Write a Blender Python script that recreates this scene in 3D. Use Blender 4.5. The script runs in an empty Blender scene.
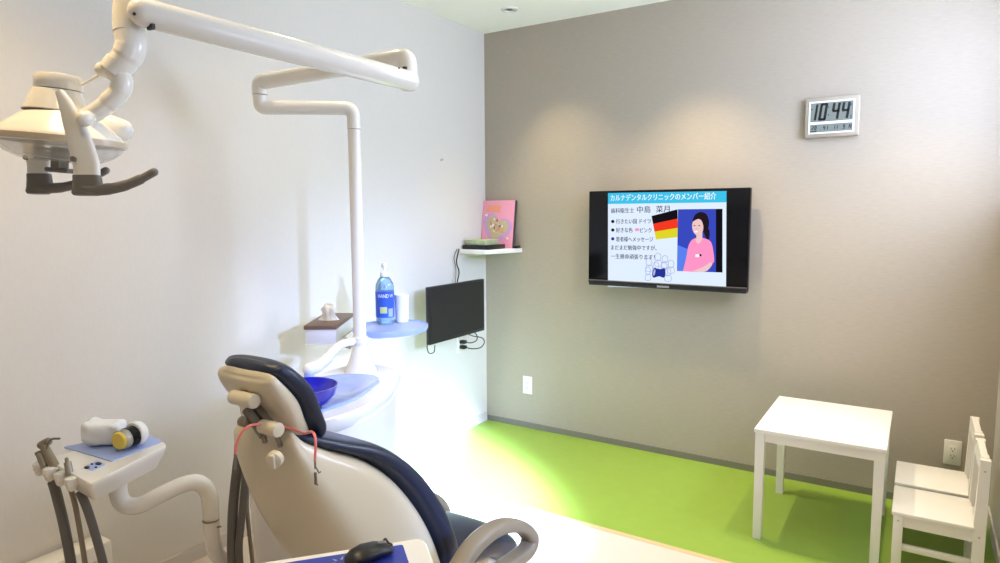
import bpy, bmesh, math, random
from mathutils import Vector as V, Matrix as M
random.seed(7)
PI = math.pi
S = bpy.context.scene
COL = S.collection

# ------------------------------------------------------------------ camera
CAM = V((2.4862, -3.7163, 1.4395)); F_PX = 657.07
YAW, PITCH, ROLL = .5682, -.1049, -.0057
H = 2.6074                    # ceiling height
RX = 2.825                    # right wall
NY = -5.0                     # wall behind the camera
_w = V((-math.sin(YAW)*math.cos(PITCH), math.cos(YAW)*math.cos(PITCH), math.sin(PITCH)))
_r = V((math.cos(YAW), math.sin(YAW), 0)); _u = _r.cross(_w)
_c, _s = math.cos(ROLL), math.sin(ROLL)
CR = _c*_r + _s*_u; CU = -_s*_r + _c*_u; CW = _w
cd = bpy.data.cameras.new('camera'); cam = bpy.data.objects.new('camera', cd); COL.objects.link(cam)
m = M.Identity(4)
for i in range(3): m[i][0] = CR[i]; m[i][1] = CU[i]; m[i][2] = -CW[i]; m[i][3] = CAM[i]
cam.matrix_world = m
cd.sensor_fit = 'HORIZONTAL'; cd.sensor_width = 36; cd.lens = F_PX/1000*36; cd.clip_start = .02
S.camera = cam

def ray(px, py): return CW + CR*((px-500)/F_PX) + CU*((281.5-py)/F_PX)
def at(px, py, D): return CAM + ray(px, py)*D          # measured point of the room at depth D
def onx(px, py, x): d = ray(px, py); return CAM + d*((x-CAM.x)/d.x)
def ony(px, py, y): d = ray(px, py); return CAM + d*((y-CAM.y)/d.y)
def onz(px, py, z): d = ray(px, py); return CAM + d*((z-CAM.z)/d.z)

# ------------------------------------------------------------------ materials
def mat(name, col, rough=.5, metal=0, spec=.5, bump=0, bscale=200, var=0, vscale=8, emit=None, estr=1, trans=0, ior=1.45, coat=0, stretch=None, sheen=0):
    mt = bpy.data.materials.new(name); mt.use_nodes = True
    nt = mt.node_tree; b = nt.nodes['Principled BSDF']
    c = tuple(col)+(1,)
    b.inputs['Base Color'].default_value = c; b.inputs['Roughness'].default_value = rough
    b.inputs['Metallic'].default_value = metal; b.inputs['Specular IOR Level'].default_value = spec
    b.inputs['Transmission Weight'].default_value = trans; b.inputs['IOR'].default_value = ior
    b.inputs['Coat Weight'].default_value = coat; b.inputs['Sheen Weight'].default_value = sheen
    if emit:
        b.inputs['Emission Color'].default_value = tuple(emit)+(1,); b.inputs['Emission Strength'].default_value = estr
    if bump or var:
        tc = nt.nodes.new('ShaderNodeTexCoord'); mp = nt.nodes.new('ShaderNodeMapping')
        nt.links.new(tc.outputs['Object'], mp.inputs['Vector'])
        if stretch: mp.inputs['Scale'].default_value = stretch
    if bump:
        n = nt.nodes.new('ShaderNodeTexNoise'); n.inputs['Scale'].default_value = bscale; n.inputs['Detail'].default_value = 3
        nt.links.new(mp.outputs[0], n.inputs['Vector'])
        bp = nt.nodes.new('ShaderNodeBump'); bp.inputs['Strength'].default_value = bump; bp.inputs['Distance'].default_value = .002
        nt.links.new(n.outputs['Fac'], bp.inputs['Height']); nt.links.new(bp.outputs[0], b.inputs['Normal'])
    if var:
        n = nt.nodes.new('ShaderNodeTexNoise'); n.inputs['Scale'].default_value = vscale; n.inputs['Detail'].default_value = 4
        nt.links.new(mp.outputs[0], n.inputs['Vector'])
        mx = nt.nodes.new('ShaderNodeMix'); mx.data_type = 'RGBA'
        mx.inputs['A'].default_value = tuple(x*(1-var) for x in col)+(1,); mx.inputs['B'].default_value = tuple(min(1, x*(1+var)) for x in col)+(1,)
        nt.links.new(n.outputs['Fac'], mx.inputs['Factor']); nt.links.new(mx.outputs['Result'], b.inputs['Base Color'])
    return mt
def glow(name, col, s=1):
    mt = bpy.data.materials.new(name); mt.use_nodes = True; nt = mt.node_tree
    nt.nodes.remove(nt.nodes['Principled BSDF']); e = nt.nodes.new('ShaderNodeEmission')
    e.inputs[0].default_value = tuple(col)+(1,); e.inputs[1].default_value = s
    nt.links.new(e.outputs[0], nt.nodes['Material Output'].inputs[0]); return mt
def srgb(r, g, b):
    f = lambda v: (v/255/12.92) if v/255 <= .04045 else ((v/255+.055)/1.055)**2.4
    return (f(r), f(g), f(b))

MT = dict(
    wall_l=mat('light_wallpaper', (.71, .675, .615), .8, bump=.25, bscale=260, var=.03, vscale=90, stretch=(1, 1, .35)),
    wall_b=mat('taupe_linen_wallpaper', (.42, .362, .285), .75, bump=.4, bscale=300, var=.09, vscale=110, stretch=(.22, 1, 1.5)),
    wall_r=mat('pale_wallpaper', (.60, .55, .47), .8, bump=.25, bscale=260),
    ceil=mat('ceiling_paint', (.93, .93, .83), .9, bump=.1, bscale=150),
    floor=mat('cream_vinyl', (.70, .62, .53), .32, var=.02, vscale=6),
    green=mat('green_vinyl', (.27, .42, .055), .36, var=.06, vscale=14, bump=.05, bscale=90),
    wood_trim=mat('pale_wood', (.72, .50, .28), .45, var=.12, vscale=20, stretch=(.1, 1, 1)),
    base_b=mat('grey_skirting', (.20, .19, .15), .5),
    base_l=mat('pale_skirting', (.62, .58, .52), .5),
    white=mat('white_enamel', (.82, .79, .72), .22, coat=.3),
    cream=mat('cream_shell', (.68, .61, .465), .3, coat=.25, var=.03, vscale=5),
    unit=mat('unit_white', (.80, .78, .74), .25, coat=.3),
    taupe=mat('taupe_plastic', (.25, .205, .135), .38),
    grip=mat('grey_metal', (.34, .31, .26), .4, metal=.3),
    rim=mat('tan_rim', (.60, .50, .36), .3),
    greyp=mat('grey_grip_plastic', (.17, .155, .135), .45),
    navy=mat('navy_leather', (.013, .021, .050), .38, bump=.12, bscale=350, coat=.1),
    hose=mat('dark_hose', (.135, .128, .118), .5),
    hose_l=mat('brown_hose', (.28, .23, .17), .5),
    bluepad=mat('pale_blue_pad', (.36, .46, .80), .35),
    bluetop=mat('blue_resin', (.33, .43, .86), .18, coat=.5),
    bluemat=mat('deep_blue_mat', (.035, .055, .36), .4),
    cobalt=mat('cobalt_glass', (.012, .016, .62), .08, trans=.35, coat=.6),
    black=mat('black_plastic', (.012, .012, .013), .35),
    blackg=mat('black_gloss', (.005, .005, .006), .12, spec=.25),
    screen_off=mat('switched_off_screen', (.019, .019, .017), .45, spec=.3),
    steel=mat('steel', (.55, .53, .5), .28, metal=1),
    darksteel=mat('dark_steel', (.22, .20, .17), .4, metal=.7),
    glass=mat('lamp_glass', (.92, .92, .9), .06, trans=.92),
    paintw=mat('white_paint', (.86, .83, .76), .35),
    plate=mat('ivory_plate', (.80, .77, .66), .35),
    plug=mat('slot_dark', (.03, .03, .03), .6),
    tissue=mat('tissue_paper', (.88, .87, .85), .9),
    brown=mat('brown_wood', (.17, .10, .065), .45, var=.2, vscale=30, stretch=(1, .15, 1)),
    tissuebox=mat('box_card', (.72, .70, .70), .6),
    coral=mat('coral_cord', (.85, .22, .20), .5),
    yellow=mat('yellow_gel', (.85, .62, .10), .35),
    clear=mat('clear_plastic', (.85, .86, .84), .1, trans=.7),
    bottle=mat('blue_clear_bottle', (.45, .70, .95), .08, trans=.75),
    label=mat('blue_label', (.03, .10, .55), .35),
    labelg=mat('green_label', (.55, .62, .25), .4),
    paper=mat('white_print', (.88, .88, .88), .6),
    lcd=mat('lcd_grey_green', (.21, .235, .205), .25),
    ink=mat('lcd_ink', (.015, .016, .015), .4),
    clockf=mat('clock_bezel', (.47, .41, .32), .3, metal=.3),
    pinkb=mat('pink_cover', (.90, .38, .52), .4),
    orangeb=mat('orange_panel', (.88, .36, .24), .4),
    lilac=mat('lilac_cover', (.62, .38, .68), .4),
    gold=mat('gold_print', (.60, .50, .28), .5, var=.5, vscale=160),
    pages=mat('book_back', (.08, .06, .065), .5),
    greenc=mat('green_case', (.45, .50, .30), .4, var=.4, vscale=70),
    cable=mat('black_cable', (.015, .015, .015), .5),
    trimw=mat('white_window_frame', (.8, .8, .8), .4),
)
wg = bpy.data.materials.new('window_pane'); wg.use_nodes = True
nt = wg.node_tree; nt.nodes.remove(nt.nodes['Principled BSDF'])
tr = nt.nodes.new('ShaderNodeBsdfTransparent'); gl = nt.nodes.new('ShaderNodeBsdfGlossy'); gl.inputs['Roughness'].default_value = .02
mx = nt.nodes.new('ShaderNodeMixShader'); mx.inputs[0].default_value = .06
nt.links.new(tr.outputs[0], mx.inputs[1]); nt.links.new(gl.outputs[0], mx.inputs[2]); nt.links.new(mx.outputs[0], nt.nodes['Material Output'].inputs[0])
MT['pane'] = wg

gb = MT['glass'].node_tree.nodes['Principled BSDF']; gb.inputs['Transmission Weight'].default_value = 0; gb.inputs['Alpha'].default_value = .38; gb.inputs['Base Color'].default_value = (.72, .71, .67, 1)

# ------------------------------------------------------------------ builders
def thing(name, label, cat, loc, rotz=0, group=None):
    o = bpy.data.objects.new(name, None); COL.objects.link(o); o.empty_display_size = .05
    o.location = loc; o.rotation_euler = (0, 0, rotz); tag(o, label, cat, group); return o
def tag(o, label, cat, group=None):
    o['label'] = label; o['category'] = cat
    if group: o['group'] = group
    return o
def root_mat(p):
    while p.parent: p = p.parent
    return M.Translation(p.location) @ M.Rotation(p.rotation_euler.z, 4, 'Z')
def obj(name, bm, m, parent=None, smooth=True, origin=None, sharp=40, mats=None):
    """link a bmesh modelled in world space as ONE mesh object, local to its thing"""
    bmesh.ops.recalc_face_normals(bm, faces=bm.faces[:])
    if parent is not None: bmesh.ops.transform(bm, matrix=root_mat(parent).inverted(), verts=bm.verts[:])
    elif origin is not None: bmesh.ops.translate(bm, verts=bm.verts[:], vec=-V(origin))
    me = bpy.data.meshes.new(name); 
    if smooth:
        for f in bm.faces: f.smooth = True
        a = math.radians(sharp)
        for e in bm.edges:
            if len(e.link_faces) == 2 and e.calc_face_angle(0) > a: e.smooth = False
    bm.to_mesh(me); bm.free()
    for k in (mats or [m]): me.materials.append(MT[k] if isinstance(k, str) else k)
    o = bpy.data.objects.new(name, me); COL.objects.link(o)
    if parent is not None: o.parent = parent
    elif origin is not None: o.location = origin
    return o
def struct(name, bm, m, parent=None, smooth=False):
    o = obj(name, bm, m, parent, smooth); 
    if parent is None: o['kind'] = 'structure'
    return o
def B(): return bmesh.new()
def box(bm, lo, hi, bev=0, seg=2, mx=None, mi=0):
    lo, hi = V(lo), V(hi)
    g = bmesh.ops.create_cube(bm, size=1)['verts']
    for v in g: v.co = V([(lo[i]+hi[i])/2 + v.co[i]*(hi[i]-lo[i]) for i in range(3)])
    fs = {f for v in g for f in v.link_faces}
    if bev:
        r = bmesh.ops.bevel(bm, geom=list({e for v in g for e in v.link_edges}), offset=bev, segments=seg, affect='EDGES', profile=.5)
        fs = {f for f in r['faces']} | {f for f in fs if f.is_valid}
        g = list({v for f in fs for v in f.verts})
    for f in fs: f.material_index = mi
    if mx is not None: bmesh.ops.transform(bm, matrix=mx, verts=g)
    return bm
def loft(bm, rings, cap=True, closed=False, mi=0):
    R = [[bm.verts.new(p) for p in r] for r in rings]; n = len(R[0])
    pairs = list(zip(R, R[1:])) + ([(R[-1], R[0])] if closed else [])
    for a, b in pairs:
        for i in range(n):
            f = bm.faces.new((a[i], a[(i+1) % n], b[(i+1) % n], b[i])); f.material_index = mi
    if cap and not closed:
        for r in (R[0], R[-1]):
            f = bm.faces.new(r); f.material_index = mi
    return bm
def dense(rings, k=4):
    cols = [smooth_path([r[i] for r in rings], k) for i in range(len(rings[0]))]
    return [[c[j] for c in cols] for j in range(len(cols[0]))]
def sring(c, ex, ey, n=32, p=2.0):
    out = []
    for i in range(n):
        t = 2*PI*i/n; a, b = math.cos(t), math.sin(t)
        out.append(V(c) + V(ex)*(math.copysign(abs(a)**(2/p), a)) + V(ey)*(math.copysign(abs(b)**(2/p), b)))
    return out
def fillet(pts, r, n=6):
    pts = [V(p) for p in pts]; out = [pts[0]]
    for a, b, c in zip(pts, pts[1:], pts[2:]):
        d1, d2 = (a-b), (c-b); l = min(r, d1.length*.49, d2.length*.49)
        p, q = b + d1.normalized()*l, b + d2.normalized()*l
        for i in range(n+1):
            t = i/n; out.append(p*(1-t)**2 + b*2*t*(1-t) + q*t*t)
    return out + [pts[-1]]
def smooth_path(pts, n=8):
    pts = [V(p) for p in pts]; P = [pts[0]*2-pts[1]] + pts + [pts[-1]*2-pts[-2]]; out = []
    for i in range(1, len(P)-2):
        a, b, c, d = P[i-1:i+3]
        for k in range(n):
            t = k/n; out.append(.5*((2*b) + (c-a)*t + (2*a-5*b+4*c-d)*t*t + (3*b-a-3*c+d)*t**3))
    return out + [pts[-1]]
def tube(bm, pts, r, n=14, closed=False, flat=None, up=None, p=2.0, mi=0, dome=False):
    """sweep; r number or list; flat=(rx,ry) gives a superellipse section with rx along `up` cross"""
    pts = [V(q) for q in pts]; N = len(pts); rings = []
    side = None
    for i, q in enumerate(pts):
        if closed: d = pts[(i+1) % N] - pts[i-1]
        else: d = pts[min(i+1, N-1)] - pts[max(i-1, 0)]
        d.normalize()
        if up is not None: s = V(up).cross(d)
        elif side is None: s = d.cross(V((0, 0, 1)) if abs(d.z) < .9 else V((1, 0, 0)))
        else: s = side - d*side.dot(d)
        s.normalize(); side = s; t = d.cross(s)
        rr = r[i] if isinstance(r, (list, tuple)) else r
        ra, rb = (flat if flat else (rr, rr))
        rings.append(sring(q, s*ra, t*rb, n, p))
    if dome and not closed:
        def capr(ring, c, d, rr): return [[c + (v-c)*k + d*(rr*h) for v in ring] for k, h in ((.92, .38), (.7, .7), (.38, .92), (.08, 1))]
        r0 = r[0] if isinstance(r, (list, tuple)) else r; r1 = r[-1] if isinstance(r, (list, tuple)) else r
        if flat: r0 = r1 = min(flat)
        d0 = (pts[0]-pts[1]).normalized(); d1 = (pts[-1]-pts[-2]).normalized()
        rings = capr(rings[0], pts[0], d0, r0)[::-1] + rings + capr(rings[-1], pts[-1], d1, r1)
    return loft(bm, rings, cap=not closed, closed=closed, mi=mi)
def cyl(bm, a, b, r, r2=None, n=24, bev=.0, mi=0):
    a, b = V(a), V(b); d = (b-a); L = d.length; d.normalize()
    r2 = r if r2 is None else r2
    s = d.cross(V((0, 0, 1)) if abs(d.z) < .9 else V((1, 0, 0))).normalized(); t = d.cross(s)
    st = [(0, r), (L, r2)] if not bev else [(0, r-bev), (bev*.3, r-bev*.3), (bev, r), (L-bev, r2), (L-bev*.3, r2-bev*.3), (L, r2-bev)]
    return loft(bm, [sring(a+d*h, s*q, t*q, n) for h, q in st], mi=mi)
def lathe(bm, prof, c, axis=(0, 0, 1), n=36, sx=1, sy=1, xdir=None, cap=True, mi=0):
    d = V(axis).normalized(); x = V(xdir) if xdir is not None else d.cross(V((0, 1, .01)))
    x = (x - d*x.dot(d)).normalized(); y = d.cross(x)
    return loft(bm, [sring(V(c)+d*h, x*r*sx, y*r*sy, n) for r, h in prof], cap=cap, mi=mi)
def prism(bm, poly, z0, z1, bev=0, seg=3):
    n = len(poly)
    if not bev: return loft(bm, [[V((x, y, z0)) for x, y in poly], [V((x, y, z1)) for x, y in poly]])
    cx = sum(p[0] for p in poly)/n; cy = sum(p[1] for p in poly)/n
    def inset(o):
        out = []
        for i in range(n):
            a, b, c = V(poly[i-1]), V(poly[i]), V(poly[(i+1) % n])
            n1 = V((-(b-a).y, (b-a).x)).normalized(); n2 = V((-(c-b).y, (c-b).x)).normalized()
            nn = (n1+n2); nn = nn.normalized() if nn.length > 1e-6 else n1
            if nn.dot(V((cx, cy))-b) < 0: nn = -nn
            out.append(b + nn*o)
        return out
    rings = []
    for k in range(seg+1):
        t = k/seg*PI/2; rings.append((bev*(1-math.sin(t)), z0+bev*(1-math.cos(t))))
    for k in range(seg+1):
        t = k/seg*PI/2; rings.append((bev*(1-math.cos(t)), z1-bev*(1-math.sin(t))))
    return loft(bm, [[V((p.x, p.y, z)) for p in inset(o)] for o, z in rings])
def rpoly(pts, r, n=6):
    """round the corners of a closed 2D polygon"""
    P = [V((p[0], p[1], 0)) for p in pts]; out = []; N = len(P)
    for i in range(N):
        a, b, c = P[i-1], P[i], P[(i+1) % N]; rr = r[i] if isinstance(r, (list, tuple)) else r
        d1, d2 = a-b, c-b; l = min(rr, d1.length*.49, d2.length*.49)
        p, q = b+d1.normalized()*l, b+d2.normalized()*l
        for k in range(n+1):
            t = k/n; v = p*(1-t)**2 + b*2*t*(1-t) + q*t*t; out.append((v.x, v.y))
    return out
def flat(bm, pts, mi=0):
    f = bm.faces.new([bm.verts.new(p) for p in pts]); f.material_index = mi; return bm
def text_mesh(s, name='text', bold=.0):
    cu = bpy.data.curves.new(name, 'FONT'); cu.body = s; cu.resolution_u = 3; cu.offset = bold
    o = bpy.data.objects.new(name, cu); COL.objects.link(o)
    dg = bpy.context.evaluated_depsgraph_get(); dg.update()
    me = bpy.data.meshes.new_from_object(o.evaluated_get(dg)); 
    bpy.data.objects.remove(o); bpy.data.curves.remove(cu)
    bm = B(); bm.from_mesh(me); bpy.data.meshes.remove(me); return bm
def add_text(bm, s, p0, ux, uy, width=None, height=None, mi=0):
    """lay a line of text at p0 (baseline left) along ux, up uy"""
    t = text_mesh(s)
    if not t.verts: t.free(); return
    x0 = min(v.co.x for v in t.verts); x1 = max(v.co.x for v in t.verts); y0 = min(v.co.y for v in t.verts); y1 = max(v.co.y for v in t.verts)
    sy = (height or .01)/max(1e-6, y1-y0); sx = (width/(x1-x0)) if width else sy
    mp = {}
    for v in t.verts: mp[v] = bm.verts.new(V(p0) + V(ux)*((v.co.x-x0)*sx) + V(uy)*((v.co.y-y0)*sy))
    for f in t.faces:
        try: q = bm.faces.new([mp[v] for v in f.verts]); q.material_index = mi
        except ValueError: pass
    t.free()
def dup(root, loc, rotz=None, label=None):
    r = root.copy(); COL.objects.link(r); r.location = loc
    if rotz is not None: r.rotation_euler = (0, 0, rotz)
    if label: r['label'] = label
    for ch in list(root.children):
        c = ch.copy(); COL.objects.link(c); c.parent = r
        for g in ch.children:
            d = g.copy(); COL.objects.link(d); d.parent = c
    return r
X, Y, Z = V((1, 0, 0)), V((0, 1, 0)), V((0, 0, 1))

# ------------------------------------------------------------------ room shell
GY = -1.04                                                   # edge of the green floor
struct('floor', box(B(), (-.1, NY-.1, -.08), (RX+.1, GY-.03, 0)), 'floor')
o = struct('floor', box(B(), (-.1, GY, -.08), (RX+.1, .1, 0)), 'green')
struct('trim_1', box(B(), (0, GY-.03, -.08), (RX, GY, .001)), 'wood_trim')
struct('ceiling', box(B(), (-.1, NY-.1, H), (RX+.1, .1, H+.1)), 'ceil')
struct('wall_left', box(B(), (-.12, NY-.1, 0), (0, .12, H)), 'wall_l')
struct('wall_back', box(B(), (0, 0, 0), (RX, .12, H)), 'wall_b')
struct('wall_front', box(B(), (0, NY-.12, 0), (RX, NY, H)), 'wall_r')
W1 = (-1.7, -.10, 1.50, 2.45); W2 = (-2.95, -2.1, .8, 2.2)       # windows: y0,y1,z0,z1
bm = B(); T = .14
def wallbox(y0, y1, z0, z1): box(bm, (RX, y0, z0), (RX+T, y1, z1))
wallbox(NY-.1, W2[0], 0, H); wallbox(W2[0], W2[1], 0, W2[2]); wallbox(W2[0], W2[1], W2[3], H)
wallbox(W2[1], W1[0], 0, H); wallbox(W1[0], W1[1], 0, W1[2]); wallbox(W1[0], W1[1], W1[3], H); wallbox(W1[1], .12, 0, H)
struct('wall_right', bm, 'wall_r')
for k, (y0, y1, z0, z1) in enumerate((W1, W2)):
    bm = B(); f = .03
    for lo, hi in (((y0, z0), (y1, z0+f)), ((y0, z1-f), (y1, z1)), ((y0, z0+f), (y0+f, z1-f)), ((y1-f, z0+f), (y1, z1-f))):
        box(bm, (RX+.07, lo[0], lo[1]), (RX+.11, hi[0], hi[1]))
    w = struct('window_%d' % (k+1), bm, 'trimw')
    bm = B(); box(bm, (RX+.088, y0+f, z0+f), (RX+.092, y1-f, z1-f)); obj('pane', bm, 'pane', w)
struct('baseboard_back', box(B(), (0, -.008, 0), (RX, 0, .036)), 'base_b')
struct('baseboard_left', box(B(), (0, NY, 0), (.008, -.008, .06)), 'base_l')
struct('baseboard_right', box(B(), (RX-.008, NY, 0), (RX, -.008, .06)), 'base_l')

# ------------------------------------------------------------------ television
yb = -.085
tv = thing('television', 'wide black wall television showing a clinic staff slide', 'television', (1.265, 0, 1.28))
x0, x1, z0, z1 = .803, 1.728, 1.012, 1.562
obj('housing', box(B(), (x0, yb, z0), (x1, -.045, z1), .006), 'blackg', tv)
obj('back_housing', box(B(), (x0+.12, -.046, z0+.08), (x1-.12, -.02, z1-.1), .008), 'black', tv)
obj('wall_bracket', box(B(), (1.12, -.021, 1.12), (1.42, 0, 1.4), .004), 'darksteel', tv)
bm = B(); box(bm, (x0+.012, yb-.02, z0-.010), (x1-.002, -.05, z0+.018), .005); obj('bottom_bar', bm, 'black', tv)
bm = B(); box(bm, (x0+.008, yb-.021, z0+.018), (x1-.002, yb, z0+.022)); obj('silver_edge', bm, 'darksteel', tv)
bm = B(); box(bm, (1.24, yb-.0215, z0-.002), (1.31, yb-.0195, z0+.009)); obj('maker_badge', bm, 'steel', tv)
ys = yb-.0008
def sp(px, py, k=0): q = ony(px, py, ys); return V((q.x, ys-k*.0003, q.z))
def scr(name, pts, m, k=0, parent=None):
    bm = B(); flat(bm, [sp(x, y, k) for x, y in pts]); return obj(name, bm, m, parent or tv, smooth=False)
E = lambda n, c, s=1.0: glow(n, srgb(*c), s)
TVS = 1.0
g_bg = E('screen_pale_blue', (226, 240, 255), TVS); g_cy = E('screen_cyan', (64, 196, 236), TVS); g_w = E('screen_white', (255, 255, 255), TVS)
g_tx = E('screen_indigo', (52, 46, 98), TVS); g_bk = E('screen_black', (20, 18, 24), 1); g_rd = E('screen_red', (244, 58, 36), TVS); g_yl = E('screen_yellow', (222, 214, 40), TVS)
g_bl = E('screen_blue', (58, 74, 190), TVS); g_pk = E('screen_pink', (255, 150, 200), TVS); g_sk = E('screen_skin', (240, 200, 200), TVS); g_hr = E('screen_hair', (36, 26, 34), 1)
g_dg = E('screen_doodle', (176, 186, 232), TVS); g_nv = E('screen_navy', (40, 52, 150), TVS); g_bl2 = E('screen_light_blue', (90, 130, 240), TVS)
scr('slide', [(608, 286.5), (726, 291), (726.5, 191), (608, 193)], g_bg, 0)
bm = B()
def add(pts, m, k):
    flat(bm, [sp(x, y, k) for x, y in pts], m)
art = [g_cy, g_bk, g_rd, g_yl, g_bl, g_pk, g_sk, g_hr, g_dg, g_nv, g_w, g_bl2]
add([(608, 204), (726.5, 202.3), (726.5, 191), (608, 193)], 0, 1)
# flag
def lerp(a, b, t): return (a[0]+(b[0]-a[0])*t, a[1]+(b[1]-a[1])*t)
fa, fb, fc, fd = (651.5, 216), (677.5, 209.3), (678, 237), (656, 239.5)
for i, mm in enumerate((1, 2, 3)):
    add([lerp(fa, fd, i/3), lerp(fb, fc, i/3), lerp(fb, fc, (i+1)/3), lerp(fa, fd, (i+1)/3)], mm, 1)
# portrait photo of a woman in a pink tunic
add([(677, 271), (722.5, 272.5), (722.5, 208.8), (678, 209.3)], 4, 2)
add([(716, 272.3), (722.5, 272.5), (722.5, 208.8), (716, 208.9)], 1, 3)
add([(677.2, 271), (700, 271.8), (690, 250), (677.6, 245)], 11, 2.5)
def curve(pts, n=6): 
    q = smooth_path([V((a, b, 0)) for a, b in pts+[pts[0]]], n); return [(v.x, v.y) for v in q[:-1]]
def ell(cx, cy, rx, ry, n=20, rot=0):
    return [(cx+rx*math.cos(t)*math.cos(rot)-ry*math.sin(t)*math.sin(rot), cy+rx*math.cos(t)*math.sin(rot)+ry*math.sin(t)*math.cos(rot)) for t in [2*PI*i/n for i in range(n)]]
add(curve([(706, 226), (709.5, 231), (709, 239), (706, 238), (704, 232)]), 7, 3.2)
add(curve([(683, 271.2), (686, 259), (688.5, 246), (692, 240), (698, 237.5), (705, 238.5), (711, 242), (713.5, 252), (714, 262), (709, 263.5), (706, 266), (700, 271.7)]), 5, 4)
add(curve([(692, 271.4), (704, 266.5), (710, 262.5), (712.5, 264), (708, 270), (703, 271.8)]), 6, 4.5)
add([(695.3, 238.8), (702, 238.8), (701, 242), (698.2, 244), (696, 241.5)], 6, 4.5)
add([(696.2, 231), (702.5, 231), (702.3, 240), (696.6, 240)], 6, 4.7)
add(ell(701, 222.5, 8.2, 10.2), 7, 4.8)
add(ell(697.8, 226.8, 5.6, 8.8, rot=-.08), 6, 5)
add(curve([(692.2, 222), (695, 215), (701, 212), (707, 215), (709, 224), (707, 232), (704, 231), (703.5, 224), (699, 219)]), 7, 6)
for ex in (694.6, 699.4): add(ell(ex, 225.6, 1.0, .45), 7, 6)
add(ell(696.2, 231.6, 1.9, .75), 10, 6); add(ell(696.6, 228.7, .5, .8), 5, 6)
add([(695.5, 257), (699.5, 257), (699.5, 254.3), (695.5, 254.3)], 10, 6); add(ell(700.5, 255.2, 1.2, 1.2), 7, 6)
# doodle of a small crowd round a megaphone
def outline(pts, w, k, m):
    n = len(pts)
    for i in range(n):
        a, b = pts[i], pts[(i+1) % n]; dx, dy = b[0]-a[0], b[1]-a[1]; L = math.hypot(dx, dy) or 1; nx, ny = -dy/L*w, dx/L*w
        add([(a[0]+nx, a[1]+ny), (b[0]+nx, b[1]+ny), (b[0]-nx, b[1]-ny), (a[0]-nx, a[1]-ny)], m, k)
for cx, cy, rx, ry in ((649, 262, 3, 4), (658, 257, 3, 4), (665, 259, 3, 3.5), (671, 264, 3, 4), (656, 266, 3, 4), (664, 266, 3, 3.5), (648, 271, 2.5, 4), (668, 272, 3, 4)):
    outline(ell(cx, cy, rx, ry, 12), .35, 1, 8); outline(curve([(cx-rx, cy+ry), (cx, cy+ry-1), (cx+rx, cy+ry), (cx+rx, cy+ry+5), (cx-rx, cy+ry+5)], 2), .3, 1, 8)
add(curve([(655, 268), (660, 269), (664.5, 268.3), (665.5, 273), (664, 277.6), (659, 276.4), (653.5, 277.6), (655.5, 273)]), 9, 2)
add(ell(654.3, 272.4, 1.9, 5, rot=.2), 9, 3); add(ell(654.3, 272.4, 1.0, 3.4, rot=.2), 8, 4)
# bullets
for y_ in (221.5, 230, 238.8): add(ell(612.8, y_, 1.7, 1.6), 1 if y_ < 235 else 9, 1)
add(ell(636.3, 229.6, 1.5, 1.5), 5, 2); add(ell(638, 229.6, 1.2, 1.5), 5, 2)
obj('slide_picture', bm, None, tv, smooth=False, mats=art)
bm = B()
def line(s, pa, pb, h, k, mi=0):
    a, b = sp(*pa, k), sp(*pb, k); d = b-a; L = d.length; d.normalize()
    up = V((-d.z, 0, d.x)) if d.x > 0 else Z
    hh = (sp(pa[0], pa[1]-h, k)-a).length
    b = B()
    for o_ in (0, .0011): add_text(b, s, a+d*o_-V((0, o_*.1, 0)), d, up, L, hh)
    obj('slide_text', b, g_w if mi == 0 else g_tx, tv, smooth=False)
line('カルナデンタルクリニックのメンバー紹介', (610.5, 201.2), (716, 199.4), 6.6, 2, 0)
line('歯科衛生士', (611, 213.3), (634, 212.8), 5, 2, 1)
line('中島', (637, 213), (650.5, 212.7), 6.8, 2, 1)
line('菜月', (656, 212.6), (669.5, 212.2), 6.8, 2, 1)
line('行きたい国 ドイツ', (616, 224), (651, 223.6), 5, 2, 1)
line('好きな色', (616, 232.6), (632.5, 232.5), 5, 2, 1)
line('ピンク', (640, 232.6), (651.5, 232.5), 4.6, 2, 1)
line('患者様へメッセージ', (616, 241.6), (653, 241.9), 5, 2, 1)
line('まだまだ勉強中ですが、', (611, 249.9), (656.5, 250.6), 5, 2, 1)
line('一生懸命頑張ります！', (611, 258.6), (654.5, 259.8), 5, 2, 1)

# ------------------------------------------------------------------ digital clock
ck = thing('wall_clock', 'silver-framed digital wall clock reading 10:44', 'clock', (2.088, 0, 1.9))
cx0, cx1, cz0, cz1 = 1.966, 2.21, 1.804, 1.998
cy = -.03
obj('housing', box(B(), (cx0, cy, cz0), (cx1, 0, cz1), .006), 'clockf', ck)
bm = B()
fx0, fx1, fz0, fz1 = cx0+.018, cx1-.022, cz0+.018, cz1-.018
zs = fz0+.052                                                 # white bar between displays
for lo, hi in (((fx0, fz0), (fx1, fz0+.007)), ((fx0, fz1-.007), (fx1, fz1)), ((fx0, fz0+.007), (fx0+.007, fz1-.007)), ((fx1-.007, fz0+.007), (fx1, fz1-.007)), ((fx0+.007, zs-.006), (fx1-.007, zs+.006))):
    box(bm, (lo[0], cy-.002, lo[1]), (hi[0], cy+.002, hi[1]))
obj('inner_frame', bm, 'paper', ck)
bm = B(); box(bm, (fx0+.007, cy-.0008, zs+.006), (fx1-.007, cy+.002, fz1-.007)); obj('time_display', bm, 'lcd', ck)
bm = B(); box(bm, (fx0+.007, cy-.0008, fz0+.007), (fx1-.007, cy+.002, zs-.006)); obj('date_display', bm, 'lcd', ck)
SEG = {'0': 'abcdef', '1': 'bc', '2': 'abged', '3': 'abgcd', '4': 'fgbc', '5': 'afgcd', '6': 'afgedc', '7': 'abc', '8': 'abcdefg', '9': 'abcdfg'}
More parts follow.
